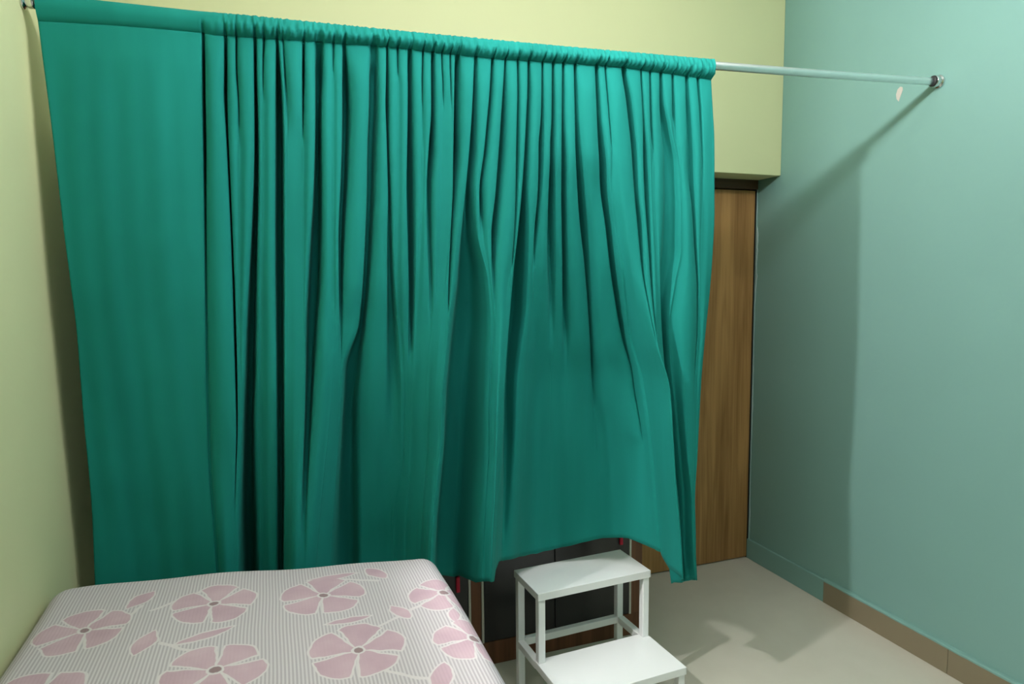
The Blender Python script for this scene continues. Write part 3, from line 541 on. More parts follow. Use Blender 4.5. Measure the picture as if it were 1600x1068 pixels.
[1237,1237,1233,1232,1232,1233,1235,1234,1226,1225,1234,1234,1234,1234,1234,1234,1234,1232,1217,1216,1232,1232,1232,1232,1233,1233,1235,1235,1223,1222,1236,1237,1237,1237,1237,1237,1238,1238,1238,1238,1238,1238,1238,1225,1224,1239,1240,1239,1238,1238,1238,1237,1236,1236,1236,1235,1235,1235,1224,1224,1234,1236,1236,1232,1232,1238,1238,1238,1238,1238,1238,1238,1238,1239,1239,1239,1240,1240,1240,1240,1240,1244,1258,1260,1262,1263,1264,1265,1266,1268,1269,1271,1271,1271,1271,1271,1270,1270,1270,1270,1270,1270,1269,1246,1237,1242,1242,1242,1242,1242,1242,1242,1242,1242,1244,1250,1279,1278,1278,1278,1278,1278,1278,1262,1257,1269,1269,1268,1268,1267,1267,1266,1267,1267,1267,1268,1269,1269,1268,1269,1271,1274,1275,1271,1271,1276,1281,1278,1270,1269,1275,1275,1275,1275,1274,1274,1272,1266,1266,1264,1263,1262,1261,1260,1258,1257,1253,1250,1248,1246,1244,1242,1240,1215,1199,1207,1206,1206,1205,1205,1204,1190,1184,1183,1183,1183,1183,1182,1182,1182,1182,1181,1179],
[1100,1101,1099,1097,1096,1098,1103,1101,1090,1089,1100,1100,1100,1100,1100,1100,1100,1098,1074,1071,1095,1096,1096,1096,1096,1097,1101,1100,1083,1082,1103,1104,1104,1104,1104,1105,1107,1108,1108,1108,1108,1108,1108,1094,1092,1108,1110,1107,1106,1106,1105,1103,1101,1100,1100,1099,1099,1099,1077,1075,1094,1097,1097,1095,1096,1101,1101,1101,1101,1101,1101,1102,1103,1103,1103,1104,1104,1104,1104,1104,1104,1108,1123,1125,1127,1129,1130,1131,1133,1135,1136,1143,1148,1148,1148,1148,1148,1148,1148,1148,1148,1148,1147,1109,1098,1114,1114,1113,1113,1113,1113,1114,1114,1115,1115,1116,1158,1157,1157,1156,1156,1155,1155,1132,1122,1137,1135,1131,1131,1130,1130,1125,1127,1127,1127,1127,1128,1130,1130,1130,1131,1135,1136,1133,1133,1136,1144,1136,1129,1129,1137,1137,1138,1138,1138,1138,1142,1138,1137,1135,1133,1132,1130,1129,1126,1125,1119,1112,1108,1103,1099,1096,1094,1054,1039,1063,1062,1061,1061,1060,1060,1054,1048,1048,1047,1047,1046,1046,1046,1046,1046,1045,1042],
[943,943,944,942,942,945,949,948,946,945,947,947,946,946,946,946,946,945,906,898,935,937,937,937,937,938,944,944,919,919,949,950,950,951,952,952,958,960,960,960,960,960,960,949,948,960,961,955,954,953,952,948,944,943,942,942,942,941,909,904,931,933,933,934,936,939,939,939,939,940,940,941,942,942,943,944,944,944,944,945,945,950,963,965,968,971,972,974,976,979,981,990,999,1001,1004,1004,1006,1006,1006,1006,1006,1007,1006,950,936,968,968,968,968,968,968,968,969,970,971,971,1003,1018,1017,1017,1016,1014,1012,985,971,986,983,976,976,975,975,967,969,969,969,969,970,973,973,973,973,977,980,980,981,981,990,984,980,981,987,987,987,987,987,988,986,984,981,975,971,968,965,961,955,951,943,936,932,929,926,925,923,879,866,900,900,899,898,898,897,900,895,895,894,893,893,892,892,892,892,892,889],
[780,781,788,785,786,790,794,792,792,791,791,790,790,790,790,789,787,785,734,720,769,771,771,772,772,773,781,782,753,753,790,791,792,794,795,797,807,810,810,810,810,810,810,805,805,809,807,800,799,796,796,789,782,782,780,780,779,778,736,729,761,762,765,766,766,767,767,767,767,767,767,770,775,776,776,777,778,778,778,779,779,786,794,795,796,799,801,803,806,809,812,823,834,837,842,845,856,864,864,864,864,865,864,789,773,822,822,822,822,822,822,823,824,825,826,827,831,877,876,875,874,871,868,841,823,833,829,818,818,817,816,806,807,808,808,808,809,813,813,813,813,820,825,825,825,826,834,831,832,833,833,832,832,832,832,832,825,794,792,790,788,786,784,782,779,777,775,772,769,764,761,759,757,706,690,732,732,732,732,732,733,746,743,742,742,742,741,740,740,740,740,739,736],
[620,619,631,628,629,634,638,635,634,634,634,633,633,633,632,632,629,626,562,544,604,606,607,607,608,608,618,619,588,588,631,632,634,635,638,640,654,658,658,658,658,657,657,657,656,656,651,644,643,639,638,629,619,618,617,616,615,614,563,554,589,588,592,592,592,593,593,593,593,594,594,596,603,604,606,607,608,608,609,609,610,619,629,630,632,634,635,637,638,639,640,652,664,669,674,679,693,706,709,713,716,718,720,630,612,675,675,675,675,675,676,677,678,679,681,682,688,679,688,705,717,728,724,698,675,679,672,657,656,655,654,642,642,642,643,643,644,650,650,650,651,660,668,668,669,669,680,671,670,670,669,669,668,668,668,668,647,631,629,627,624,621,617,615,612,610,606,603,600,595,592,588,583,536,527,572,573,572,572,572,574,591,588,588,588,587,586,586,585,585,584,584,581],
[494,493,508,504,505,511,516,512,511,511,510,510,510,510,509,508,505,502,429,408,476,479,480,480,481,482,492,494,458,459,507,509,510,512,515,517,533,538,538,538,538,537,537,536,536,535,529,521,518,515,514,503,493,491,490,489,488,487,429,418,458,457,461,462,462,463,463,463,463,464,464,467,476,478,479,481,481,482,483,483,484,494,504,505,507,510,512,513,516,519,521,533,547,551,558,562,574,582,586,590,594,598,601,503,483,558,558,558,559,560,560,562,564,565,567,568,570,560,558,564,572,578,584,587,563,560,548,530,529,527,526,512,512,512,512,512,514,520,521,522,522,534,545,546,546,547,559,545,544,543,542,542,541,541,541,541,504,503,502,500,498,496,489,485,479,474,465,458,454,450,446,446,445,403,400,445,448,450,451,453,454,469,464,464,463,463,462,461,460,460,460,460,455]]
FOLD_D = [
[0,9,0,-30,-30,0,9,0,-30,-30,0,4,0,-30,-30,0,8,0,-30,-30,0,3,0,-30,-30,0,5,0,-30,-30,0,2,0,-13,-14,0,9,0,-30,-30,0,4,0,-30,-30,0,4,0,-25,-27,0,4,0,-30,-30,0,9,0,-30,-30,0,4,0,-30,-30,0,4,0,-27,-30,0,4,0,-30,-30,0,5,0,-30,-30,0,3,0,-30,-30,0,3,0,-30,-30,0,3,0,-27,-29,0,2,0,-30,-30,0,7,0,-30,-30,0,7,0,-30,-30,0,5,0,-29,-29,0,5,0,-29,-29,0,4,0,-29,-29,0,6,0,-29,-29,0,4,0,-29,-29,0,4,0,-29,-29,0,4,0,-29,-29,0,9,0,-29,-29,0,3,0,-29,-29,0,7,0,-29,-29,0,7,0,-29,-29,0,3,0,-21,-23,0,4,0,-29,-29,0,4,0,-29,-29,0,5,0,-27,-29,0,4,0,-26,-29,0,3,0],
[0,16,0,-68,-73,0,16,0,-77,-84,0,6,0,-51,-56,0,14,0,-88,-96,0,4,0,-45,-49,0,9,0,-82,-89,0,3,0,-21,-22,0,15,0,-71,-77,0,8,0,-85,-92,0,7,0,-31,-34,0,7,0,-75,-81,0,16,0,-60,-65,0,6,0,-74,-80,0,7,0,-33,-36,0,7,0,-85,-93,0,8,0,-60,-65,0,6,0,-85,-92,0,5,0,-48,-52,0,6,0,-42,-45,0,3,0,-95,-103,0,11,0,-63,-68,0,11,0,-86,-93,0,9,0,-78,-84,0,9,0,-82,-89,0,7,0,-82,-89,0,9,0,-75,-82,0,7,0,-77,-84,0,6,0,-77,-83,0,8,0,-76,-83,0,16,0,-77,-84,0,5,0,-51,-56,0,14,0,-80,-87,0,11,0,-59,-64,0,5,0,-34,-37,0,7,0,-52,-56,0,7,0,-43,-47,0,9,0,-42,-46,0,6,0,-34,-37,0,5,0],
[0,26,0,-118,-128,0,26,0,-134,-145,0,12,0,-71,-77,0,24,0,-156,-170,0,7,0,-31,-33,0,17,0,-152,-166,0,4,0,-28,-31,0,23,0,-120,-131,0,14,0,-158,-171,0,13,0,0,0,0,13,0,-137,-149,0,26,0,-110,-119,0,10,0,-130,-141,0,12,0,0,0,0,13,0,-149,-162,0,12,0,-84,-92,0,11,0,-145,-158,0,10,0,-30,-33,0,6,0,-25,-28,0,4,0,-170,-184,0,18,0,-110,-120,0,18,0,-150,-163,0,14,0,-140,-152,0,15,0,-154,-167,0,10,0,-155,-169,0,15,0,-131,-142,0,11,0,-140,-153,0,9,0,-136,-148,0,13,0,-136,-148,0,26,0,-139,-151,0,9,0,-77,-83,0,25,0,-152,-165,0,15,0,-109,-118,0,8,0,-49,-53,0,11,0,-80,-87,0,11,0,-43,-47,0,15,0,-63,-68,0,11,0,-30,-33,0,8,0],
[0,26,0,-125,-135,0,26,0,-141,-153,0,15,0,-35,-38,0,22,0,-156,-170,0,6,0,0,0,0,16,0,-175,-190,0,3,0,-8,-9,0,21,0,-79,-86,0,16,0,-176,-191,0,14,0,0,0,0,12,0,-175,-190,0,25,0,-125,-135,0,10,0,-139,-151,0,11,0,0,0,0,13,0,-163,-177,0,12,0,-7,-8,0,12,0,-151,-164,0,11,0,0,0,0,0,0,0,0,0,3,0,-187,-203,0,17,0,-121,-131,0,14,0,-161,-175,0,14,0,-156,-170,0,14,0,-161,-175,0,9,0,-169,-184,0,15,0,-140,-152,0,10,0,-152,-165,0,8,0,-149,-162,0,13,0,-149,-162,0,26,0,-155,-169,0,10,0,-49,-53,0,26,0,-168,-182,0,12,0,-122,-133,0,7,0,-38,-41,0,11,0,-70,-76,0,4,0,-10,-11,0,14,0,-54,-59,0,10,0,-20,-22,0,8,0],
[0,26,0,-126,-137,0,26,0,-125,-136,0,14,0,0,0,0,22,0,-156,-170,0,4,0,0,0,0,16,0,-188,-204,0,3,0,0,0,0,0,0,0,0,0,16,0,-194,-210,0,14,0,0,0,0,12,0,-187,-203,0,25,0,-137,-149,0,14,0,-123,-134,0,11,0,0,0,0,12,0,-186,-202,0,11,0,0,0,0,8,0,-149,-162,0,11,0,0,0,0,0,0,0,0,0,1,0,-216,-234,0,12,0,-136,-147,0,10,0,-162,-176,0,16,0,-174,-189,0,15,0,-165,-180,0,6,0,-186,-202,0,12,0,-153,-166,0,8,0,-152,-165,0,8,0,-152,-165,0,11,0,-170,-185,0,25,0,-188,-204,0,6,0,-4,-4,0,26,0,-181,-197,0,7,0,-131,-142,0,5,0,-3,-3,0,13,0,-62,-66,2,3,2,2,2,2,13,2,-52,-57,2,11,2,-5,-6,2,10,2],
[1,27,2,-90,-98,2,28,2,-124,-134,2,12,2,2,2,2,22,2,-154,-168,2,6,2,2,2,2,18,2,-185,-202,2,5,2,2,2,2,2,3,3,3,3,16,3,-204,-222,3,16,3,4,4,4,13,4,-183,-198,5,31,6,-131,-143,6,24,7,-83,-91,7,16,8,8,8,8,19,8,-177,-192,9,18,9,9,9,9,13,9,-99,-108,9,23,10,10,10,10,10,10,10,10,10,11,10,-194,-211,11,23,6,-137,-154,0,13,7,-118,-128,8,27,10,-174,-189,11,27,4,-149,-162,3,6,-1,-204,-226,-14,-8,-26,-180,-195,-31,-25,-37,-192,-208,-45,-40,-48,-201,-214,-49,-36,-51,-234,-250,-52,-25,-39,-248,-262,-29,-27,-27,-27,-26,-25,18,11,-167,-182,12,18,12,-118,-129,12,14,12,12,12,12,25,13,-53,-58,15,16,15,14,14,14,29,14,-46,-51,13,21,13,13,13,13,20,11],
[2,29,4,-51,-56,4,31,5,-121,-131,5,13,5,5,5,5,22,5,-171,-186,6,11,6,6,6,6,22,6,-182,-198,6,9,6,6,6,6,6,6,6,7,7,16,7,-216,-235,7,21,9,9,9,9,16,10,-168,-183,11,39,14,-123,-134,15,36,17,-63,-70,18,23,19,19,19,19,34,20,-153,-168,22,27,22,22,22,22,30,22,-44,-50,22,35,23,24,24,24,24,25,25,25,25,26,25,-144,-158,26,37,21,-143,-169,1,10,10,8,9,17,28,21,-132,-145,24,42,9,-92,-101,6,8,1,-224,-259,-42,-44,-58,-136,-147,-68,-64,-87,-196,-212,-105,-103,-113,-253,-265,-115,-99,-119,-303,-319,-122,-78,-83,-289,-298,-60,-58,-57,-57,-56,-56,10,23,-140,-154,26,29,26,-92,-102,26,30,26,26,26,26,32,26,-47,-52,27,28,27,27,27,27,43,24,-23,-27,24,27,23,23,23,23,29,20],
[-3,15,3,-24,-26,4,32,8,-118,-128,8,13,9,9,9,9,20,6,-183,-199,6,12,7,7,7,8,26,10,-177,-192,12,15,13,13,13,13,14,14,14,14,14,19,15,-220,-240,15,29,15,15,15,15,21,13,-125,-138,10,36,12,-125,-136,14,38,18,-67,-73,21,22,21,21,21,21,42,26,-119,-130,29,31,29,30,30,30,46,35,-6,-8,36,42,37,37,38,38,39,40,40,40,41,45,41,-83,-93,42,49,42,-173,-206,25,27,26,26,27,27,32,32,3,3,36,52,16,14,13,11,11,9,-230,-282,-74,-77,-91,-94,-97,-100,-102,-141,-213,-229,-168,-167,-178,-296,-307,-182,-161,-190,-339,-352,-192,-131,-122,-336,-339,-78,-75,-74,-73,-72,-71,8,34,-93,-105,40,46,40,-56,-64,40,46,40,40,40,40,41,40,-53,-64,30,31,30,30,29,29,61,34,-23,-29,32,33,32,31,31,31,35,24],
[-26,-8,-9,-31,-32,-6,28,11,-114,-124,13,14,13,13,14,13,18,2,-201,-219,-1,7,3,4,4,5,30,17,-168,-181,26,29,27,28,29,29,34,34,34,34,34,36,34,-193,-213,34,49,26,25,23,21,16,4,-22,-29,-9,-5,-27,-164,-176,-26,1,-16,-99,-101,-2,0,-1,-1,-1,0,20,11,-80,-85,19,21,21,21,21,22,38,47,43,45,53,54,54,55,56,57,61,66,67,68,69,72,74,74,74,75,77,74,-208,-253,39,40,39,39,40,40,44,48,51,53,55,71,48,46,43,41,40,34,-240,-319,-118,-123,-142,-145,-149,-153,-177,-213,-250,-259,-230,-227,-240,-318,-326,-244,-224,-255,-367,-377,-258,-192,-176,-364,-366,-137,-134,-133,-133,-132,-131,-9,75,28,26,81,82,75,47,44,71,69,61,59,56,54,54,52,-88,-115,19,20,18,18,18,18,73,37,-1,-5,35,35,34,33,33,33,36,23],
[-49,-31,-20,-38,-37,-15,27,16,-108,-118,18,18,15,15,14,13,14,-2,-230,-249,-6,2,-1,0,2,3,34,25,-158,-169,39,43,42,43,44,45,55,54,54,54,54,55,54,-146,-163,54,72,37,35,30,27,9,-9,-13,-18,-22,-23,-27,-202,-216,-66,-39,-49,-106,-98,-16,-15,-15,-15,-14,-14,-7,-1,2,7,13,14,16,16,17,18,42,62,64,67,69,70,71,72,74,76,83,91,93,96,98,102,105,105,106,107,108,107,-229,-280,54,54,53,53,54,55,62,69,73,78,81,103,81,79,75,73,69,60,-232,-338,-137,-155,-192,-197,-202,-206,-269,-283,-286,-290,-293,-292,-301,-327,-331,-307,-288,-321,-394,-401,-323,-247,-221,-345,-345,-195,-192,-192,-191,-191,-189,-45,118,119,121,120,118,115,111,107,103,94,83,79,73,68,67,63,-168,-209,6,7,6,6,6,6,66,45,37,35,41,40,38,38,37,36,36,21],
[-80,-61,-35,-51,-50,-27,19,7,-100,-112,0,0,-2,-3,-4,-5,-6,-19,-257,-290,-46,-34,-36,-35,-33,-32,6,-1,-182,-190,23,28,29,31,34,36,59,63,63,63,63,64,63,-88,-101,61,76,33,31,24,19,-6,-31,-36,-42,-46,-48,-52,-275,-305,-112,-89,-96,-115,-100,-53,-52,-51,-51,-50,-50,-42,-35,-33,-30,-28,-26,-24,-23,-22,-21,13,50,53,58,62,64,67,69,73,76,90,103,106,110,113,120,125,126,127,128,130,129,-245,-299,67,67,65,65,65,67,75,83,88,95,100,132,110,107,103,98,90,79,-184,-310,-150,-181,-242,-247,-254,-259,-342,-352,-353,-353,-354,-359,-364,-365,-367,-368,-358,-387,-421,-425,-390,-294,-255,-317,-290,-179,-171,-166,-163,-159,-156,-8,155,155,155,150,147,143,137,130,125,113,102,96,87,81,79,74,-189,-243,5,6,5,5,5,5,80,60,58,55,53,51,50,49,48,47,48,34],
[-114,-96,-50,-65,-63,-39,-6,-12,-28,-32,-18,-19,-20,-21,-23,-25,-28,-32,-312,-371,-97,-86,-86,-85,-83,-81,-39,-41,-222,-226,-6,0,3,7,13,17,57,69,68,68,68,68,67,-11,-20,63,71,21,18,7,2,-30,-63,-67,-74,-78,-80,-85,-326,-364,-169,-156,-160,-156,-141,-121,-120,-119,-118,-117,-116,-107,-98,-95,-91,-88,-86,-83,-82,-80,-79,-41,-2,2,7,12,15,19,23,29,33,54,74,79,86,91,106,117,119,121,123,127,126,-279,-330,78,79,77,77,76,77,85,93,99,107,113,148,120,115,110,104,89,70,-152,-273,-164,-196,-260,-265,-272,-278,-360,-373,-373,-374,-375,-382,-383,-383,-383,-383,-386,-390,-390,-390,-391,-291,-188,-200,-176,-120,-114,-109,-106,-103,-100,24,168,168,169,166,162,158,152,144,138,127,117,110,100,92,88,82,-179,-230,17,18,17,17,17,17,95,81,79,76,74,72,70,69,68,67,70,58],
[-149,-130,-57,-72,-68,-44,-15,-27,-29,-31,-33,-34,-35,-36,-40,-42,-53,-64,-356,-430,-149,-137,-136,-134,-132,-130,-86,-84,-247,-248,-37,-30,-25,-18,-8,-1,55,74,74,73,72,72,70,45,41,64,53,8,2,-11,-16,-56,-95,-100,-107,-112,-114,-119,-363,-407,-227,-227,-212,-210,-206,-204,-203,-201,-201,-200,-200,-187,-159,-155,-149,-145,-142,-139,-138,-136,-135,-93,-51,-47,-40,-32,-27,-22,-17,-9,-3,22,47,55,65,72,96,113,115,118,121,124,123,-298,-345,89,90,88,88,91,93,100,107,113,122,128,159,129,123,116,109,90,66,-108,-223,-168,-206,-280,-285,-292,-298,-379,-393,-394,-395,-395,-403,-398,-397,-397,-396,-388,-382,-381,-381,-381,-289,-137,-122,-103,-89,-84,-80,-78,-74,-72,53,184,184,185,181,175,169,163,155,149,142,135,125,111,100,95,87,-151,-199,29,30,29,29,31,35,111,105,104,102,101,99,97,96,94,93,96,82],
[-153,-135,-55,-70,-66,-41,-17,-32,-33,-35,-37,-38,-39,-40,-42,-45,-57,-70,-366,-448,-169,-157,-156,-154,-151,-148,-106,-101,-248,-246,-48,-41,-37,-28,-16,-8,56,76,76,75,74,72,70,67,65,63,39,4,-1,-18,-23,-68,-113,-118,-125,-130,-132,-137,-379,-427,-266,-273,-260,-258,-256,-255,-254,-253,-252,-252,-251,-239,-206,-202,-195,-190,-187,-184,-183,-181,-179,-134,-89,-84,-76,-66,-60,-54,-49,-43,-38,-9,19,28,41,50,83,106,110,114,118,121,120,-297,-338,101,102,100,100,101,105,112,119,126,135,142,178,141,133,124,114,100,76,-60,-179,-164,-210,-299,-305,-312,-318,-397,-413,-414,-415,-416,-424,-413,-412,-411,-410,-391,-374,-373,-372,-372,-270,-101,-94,-85,-78,-74,-70,-68,-65,-63,54,197,197,197,193,182,171,165,156,149,138,126,118,108,99,89,76,-113,-148,40,41,40,40,43,47,126,123,122,121,119,117,115,114,112,111,114,101],
[-153,-135,-55,-70,-66,-41,-17,-32,-33,-35,-37,-38,-39,-40,-42,-45,-57,-70,-366,-448,-169,-157,-155,-153,-150,-148,-106,-101,-247,-245,-48,-41,-36,-28,-16,-8,54,77,76,75,74,72,69,67,64,62,36,1,-11,-22,-27,-72,-117,-122,-129,-134,-136,-141,-382,-428,-266,-273,-260,-258,-256,-255,-254,-253,-252,-252,-251,-237,-201,-196,-189,-184,-181,-178,-176,-174,-173,-131,-90,-85,-77,-67,-60,-53,-44,-31,-21,7,36,45,58,67,91,106,109,115,118,122,119,-297,-338,100,101,104,107,110,112,121,130,137,146,153,167,130,123,105,91,84,76,-26,-136,-155,-215,-310,-315,-323,-328,-408,-427,-427,-429,-429,-438,-424,-423,-421,-420,-393,-367,-366,-365,-364,-254,-78,-72,-64,-58,-54,-51,-49,-46,-45,52,196,198,199,199,199,182,169,152,138,112,86,73,56,42,41,40,-110,-123,42,52,61,66,72,77,135,123,122,120,119,117,115,113,112,111,113,100]]


def pchip_slopes(x, y):
    n = len(x)
    h = [x[i + 1] - x[i] for i in range(n - 1)]
    d = [(y[i + 1] - y[i]) / h[i] for i in range(n - 1)]
    m = [0.0] * n
    for i in range(1, n - 1):
        if d[i - 1] * d[i] > 0:
            w1, w2 = 2 * h[i] + h[i - 1], h[i] + 2 * h[i - 1]
            m[i] = (w1 + w2) / (w1 / d[i - 1] + w2 / d[i])
    m[0], m[-1] = d[0], d[-1]
    return m

def hermite(x0, x1, y0, y1, m0, m1, x):
    h = x1 - x0
    s = (x - x0) / h
    return ((1 + 2 * s) * (1 - s) ** 2 * y0 + s * (1 - s) ** 2 * h * m0 + s * s * (3 - 2 * s) * y1 + s * s * (s - 1) * h * m1)

def build_curtain():
    NLn = len(FOLD_X[0]); NR = len(FOLD_T)
    X = [[v / 4000 for v in r] for r in FOLD_X]
    Z = [[v / 1000 for v in r] for r in FOLD_Z]
    D = [[v / 2000 for v in r] for r in FOLD_D]
    # fold lines followed downwards
    NV = 120
    ts = [(i / (NV - 1)) ** 1.15 for i in range(NV)]
    cols = []
    for j in range(NLn):
        series = []
        for tab in (X, Z, D):
            y_ = [tab[r][j] for r in range(NR)]
            m_ = pchip_slopes(FOLD_T, y_)
            out = []
            k = 0
            for t_ in ts:
                while k < NR - 2 and t_ > FOLD_T[k + 1]:
                    k += 1
                out.append(hermite(FOLD_T[k], FOLD_T[k + 1], y_[k], y_[k + 1], m_[k], m_[k + 1], t_))
            series.append(out)
        cols.append(series)
    # how finely each strip between two fold lines is divided
    div = []
    for j in range(NLn - 1):
        wmax = max(X[0][j + 1] - X[0][j], 0.5 * max(X[r][j + 1] - X[r][j] for r in range(NR)))
        div.append(max(3, min(60, int(wmax / 0.0045) + 1)))
    NC = sum(div) + 1
    rnd = random.Random(3)
    ph = [rnd.uniform(0, 6.28) for _ in range(8)]
    def crumple(x, z):
        return (0.0016 * math.sin(x * 43 + 1.7 * math.sin(z * 2.1 + ph[0]) + ph[1]) + 0.0010 * math.sin(x * 97 + 1.2 * math.sin(z * 3.3 + ph[2]) + ph[3])
                + 0.0012 * math.sin(z * 5.0 + x * 11 + ph[4]))
    verts = []
    top = []
    for i in range(NV):
        xs = [cols[j][0][i] for j in range(NLn)]
        for j in range(1, NLn):
            if xs[j] < xs[j - 1] + 0.0008:
                xs[j] = xs[j - 1] + 0.0008
        zs = [cols[j][1][i] for j in range(NLn)]
        dd = [cols[j][2][i] for j in range(NLn)]
        m_ = pchip_slopes(xs, dd)
        for j in range(NLn - 1):
            for k in range(div[j]):
                s = k / div[j]
                x = xs[j] + (xs[j + 1] - xs[j]) * s
                z = zs[j] + (zs[j + 1] - zs[j]) * s
                d = hermite(xs[j], xs[j + 1], dd[j], dd[j + 1], m_[j], m_[j + 1], x)
                a = min(1.0, ts[i] * 8)
                d += crumple(x, z) * a
                if i == 0:
                    top.append((x, z, d))
                verts.append((x, rod_y(x) - d, z))
        if i == 0:
            top.append((xs[-1], zs[-1], dd[-1]))
        verts.append((xs[-1], rod_y(xs[-1]) - dd[-1], zs[-1]))
    faces = []
    for i in range(NV - 1):
        for c in range(NC - 1):
            a = i * NC + c
            faces.append((a, a + NC, a + NC + 1, a + 1))
    root = tag(empty('curtain', (0.95, rod_y(0.95), 2.18)), 'long teal green gathered cloth curtain hanging from the steel rod', 'curtain')
    bpy.context.view_layer.update()
    body = mesh_obj('drape', verts, faces, MAT['cloth'], None, True)
    # sleeve round the rod, ruched except over the flat left end
    sv, sf = [], []
    prof = [(0.000, 0.0), (0.010, 0.30), (0.0165, 0.60), (0.0180, 0.80), (0.0165, 1.02), (0.0100, 1.20), (0.0, 1.27), (-0.0100, 1.20), (-0.0165, 1.02), (-0.0180, 0.80), (-0.0150, 0.55), (-0.009, 0.3), (-0.003, 0.0)]
    NP = len(prof)
    pr = [rnd.uniform(0, 6.28) for _ in range(12)]
    def ruche(x, q):
        g = max(0.0, min(1.0, (x - 0.40) / 0.12))
        w = x + 0.004 * math.sin(x * 61 + pr[0]) + 0.003 * math.sin(x * 23 + pr[1])
        v = (1.1 * abs(math.sin(w * 150 + 0.5 * q + pr[2])) + 0.9 * abs(math.sin(w * 233 - 0.7 * q + pr[3])) + 0.5 * abs(math.sin(w * 390 + 0.8 * q + pr[4])))
        return g * v
    for c, (x, z0, d0) in enumerate(top):
        zc = rod_z(x)
        for k, (pd, ph_) in enumerate(prof):
            h = zc - z0
            z = z0 + h * ph_ if ph_ <= 1 else zc + (ph_ - 1) / 0.27 * 0.0175
            if ph_ <= 1:
                z = z0 + h * ph_
            front = pd >= 0 and k < 6
            pinch = max(0.0, 1 - ph_ / 0.75) if k < 6 else 0.0
            rr = ruche(x, ph_ * 3)
            amp = 0.0030 if k < 6 else 0.0013
            if k in (1, 2, 3):
                amp = (0.0085, 0.0070, 0.0050)[k - 1]
            d = pd + (d0 * pinch if k < 6 else 0.0) + rr * amp * (1 if pd >= 0 else -1) 
            if k in (4, 5, 6, 7, 8):
                z += abs(rr) * 0.0012
            if k in (2, 3, 4):
                d = max(d, 0.0165)
            if k == 0:
                d = d0
            sv.append((x, rod_y(x) - d, z))
    for c in range(len(top) - 1):
        for k in range(NP):
            k2 = (k + 1) % NP
            a = c * NP
            sf.append((a + k, a + NP + k, a + NP + k2, a + k2))
    sl = mesh_obj('rod_sleeve', sv, sf, MAT['cloth'], None, True)
    for o in (body, sl):
        o.parent = root
        o.matrix_parent_inverse = root.matrix_world.inverted()
    md = body.modifiers.new('thickness', 'SOLIDIFY')
    md.thickness = 0.0012
    md.offset = 0
    return root
build_curtain()

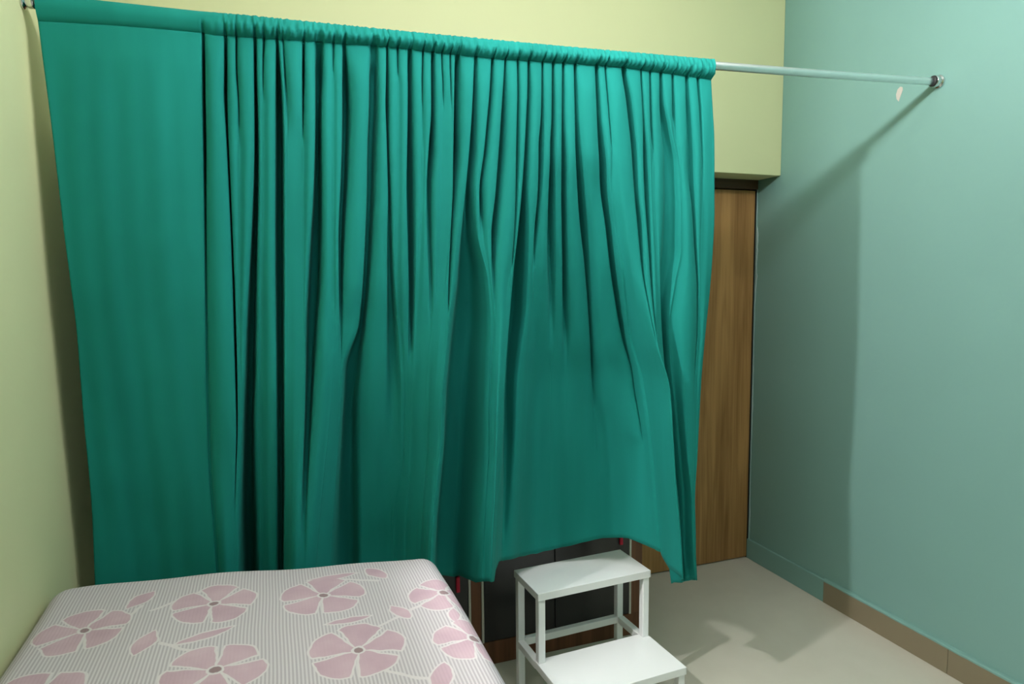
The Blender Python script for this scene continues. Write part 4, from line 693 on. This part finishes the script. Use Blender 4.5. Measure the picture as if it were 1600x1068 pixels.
# ------------------------------------------------------------------ bed
def build_bed():
    root = tag(empty('bed', (0.48, -0.9, 0)), 'single bed with flowered striped sheet against the yellow wall', 'bed')
    bpy.context.view_layer.update()
    def par(o):
        o.parent = root
        o.matrix_parent_inverse = root.matrix_world.inverted()
        return o
    x0, x1 = 0.006, 0.966
    yb, yf = 0.055, -1.90
    r = 0.05
    ZT = 0.738
    verts, faces = [], []
    xs = []
    def axis(a, b, n, drop_a, drop_b):
        # arc-length samples from a to b with overhang at the ends
        out = []
        for i in range(-drop_a, 0):
            out.append(('a', i))
        return out
    du = 0.012
    S_ = []
    n_in = int((x1 - x0 - 2 * r) / du)
    over = [0.012 * k for k in range(1, 8)] + [0.12, 0.18, 0.26, 0.34]
    S_ += [x0 + r - o for o in reversed(over[:6])] + [x0 + r + (x1 - x0 - 2 * r) * i / n_in for i in range(n_in + 1)] + [x1 - r + o for o in over]
    n_y = int((yb - yf - 2 * r) / 0.016)
    T_ = [yb - r + o for o in reversed(over)] + [yb - r - (yb - yf - 2 * r) * i / n_y for i in range(n_y + 1)] + [yf + r - o for o in over]
    def ztop(x, y_):
        z = ZT - 0.020 * x + 0.006 * math.sin(x * 5.2 + 0.6) + 0.004 * math.sin(y_ * 6 + x * 4)
        z += 0.0025 * math.sin(x * 19 + 3 * y_) * math.sin(y_ * 9 + 1)
        return z
    for s in S_:
        for t_ in T_:
            ox = 0.0; sx = 0
            if s < x0 + r: ox, sx = x0 + r - s, -1
            elif s > x1 - r: ox, sx = s - (x1 - r), 1
            oy = 0.0; sy = 0
            if t_ > yb - r: oy, sy = t_ - (yb - r), 1
            elif t_ < yf + r: oy, sy = yf + r - t_, -1
            bx = min(max(s, x0 + r), x1 - r); by = min(max(t_, yf + r), yb - r)
            o = math.hypot(ox, oy)
            z = ztop(bx, by)
            px, py = bx, by
            if o > 0:
                if o < r * math.pi / 2:
                    rad, dz = r * math.sin(o / r), r * (1 - math.cos(o / r))
                else:
                    rad, dz = r, r + min(o - r * math.pi / 2, 0.40)
                px += sx * rad * ox / o
                py += sy * rad * oy / o
                z -= dz
            # the far edge runs slightly towards the room at its right end
            py -= 0.075 * max(0.0, px - 0.1) * max(0.0, min(1.0, (py + 0.7) / 0.7))
            verts.append((px, py, z))
    nt = len(T_)
    for i in range(len(S_) - 1):
        for j in range(nt - 1):
            a = i * nt + j
            faces.append((a, a + 1, a + nt + 1, a + nt))
    sh = mesh_obj('bedsheet', verts, faces, MAT['sheet'], None, True)
    par(sh)
    sh['label'] = 'white and grey striped sheet with pink flowers'
    par(box('mattress', x0 + 0.02, x1 - 0.03, yf + 0.04, yb - 0.11, 0.45, 0.68, MAT['mattress'], None, 0.03))
    par(box('bed_base', x0 + 0.03, x1 - 0.04, yf + 0.05, yb - 0.12, 0.34, 0.448, MAT['redwood'], None, 0.004))
    for lx in (x0 + 0.04, x1 - 0.10):
        for ly in (yf + 0.06, yb - 0.19):
            par(box('leg', lx, lx + 0.05, ly, ly + 0.05, 0.0, 0.339, MAT['redwood'], None, 0.004))
build_bed()

# ------------------------------------------------------------------ two-tier step stool
def build_stool():
    root = tag(empty('step_stool', (1.333, 0.332, 0), 0.054), 'white metal two-tier step stool standing beside the bed', 'step stool')
    w, l1, l2, zt, zm = 0.447, 0.204, 0.414, 0.450, 0.202
    q = 0.026
    E_ = MAT['enamel']
    def tray(name, x0, x1, y0, y1, z1, th):
        bm = box_bm(x0, x1, y0, y1, z1 - 0.004, z1, 0.0015)
        for a in ((x0, x1, y0, y0 + 0.003), (x0, x1, y1 - 0.003, y1), (x0, x0 + 0.003, y0, y1), (x1 - 0.003, x1, y0, y1)):
            box_bm(a[0], a[1], a[2], a[3], z1 - th, z1 - 0.001, 0.001, 1, bm)
        return bm_obj(name, bm, E_, root)
    tray('top_step', 0, w, -l1, 0, zt, q)
    tray('lower_step', 0, w, -l2, -l1 + q + 0.004, zm, q)
    e = 0.0035
    def leg(x, y, z0, z1):
        o = box('leg', x, x + q, y, y + q, z0, z1, E_, root, 0.003)
        f = box('foot_cap', x - 0.001, x + q + 0.001, y - 0.001, y + q + 0.001, 0.0, 0.012, MAT['rubber'], root, 0.002) if z0 < 0.05 else None
        if f:
            f.parent = o
        return o
    leg(e, -q - e, 0.012, zt - 0.005); leg(w - q - e, -q - e, 0.012, zt - 0.005)
    leg(e, -l2 + e, 0.012, zm - 0.005); leg(w - q - e, -l2 + e, 0.012, zm - 0.005)
    box('upright', e, e + q, -l1 + e, -l1 + e + q, zm - 0.0, zt - 0.005, E_, root, 0.003)
    box('upright', w - q - e, w - e, -l1 + e, -l1 + e + q, zm - 0.0, zt - 0.005, E_, root, 0.003)
    zr = zm - 0.005
    box('side_rail', 0.001, q, -l1 + q + 0.004, -q - e, zr - q, zr, E_, root, 0.002)
    box('side_rail', w - q, w - 0.001, -l1 + q + 0.004, -q - e, zr - q, zr, E_, root, 0.002)
    box('back_rail', q + e, w - q - e, -q - e + 0.001, -e - 0.001, zr - q, zr, E_, root, 0.002)
build_stool()
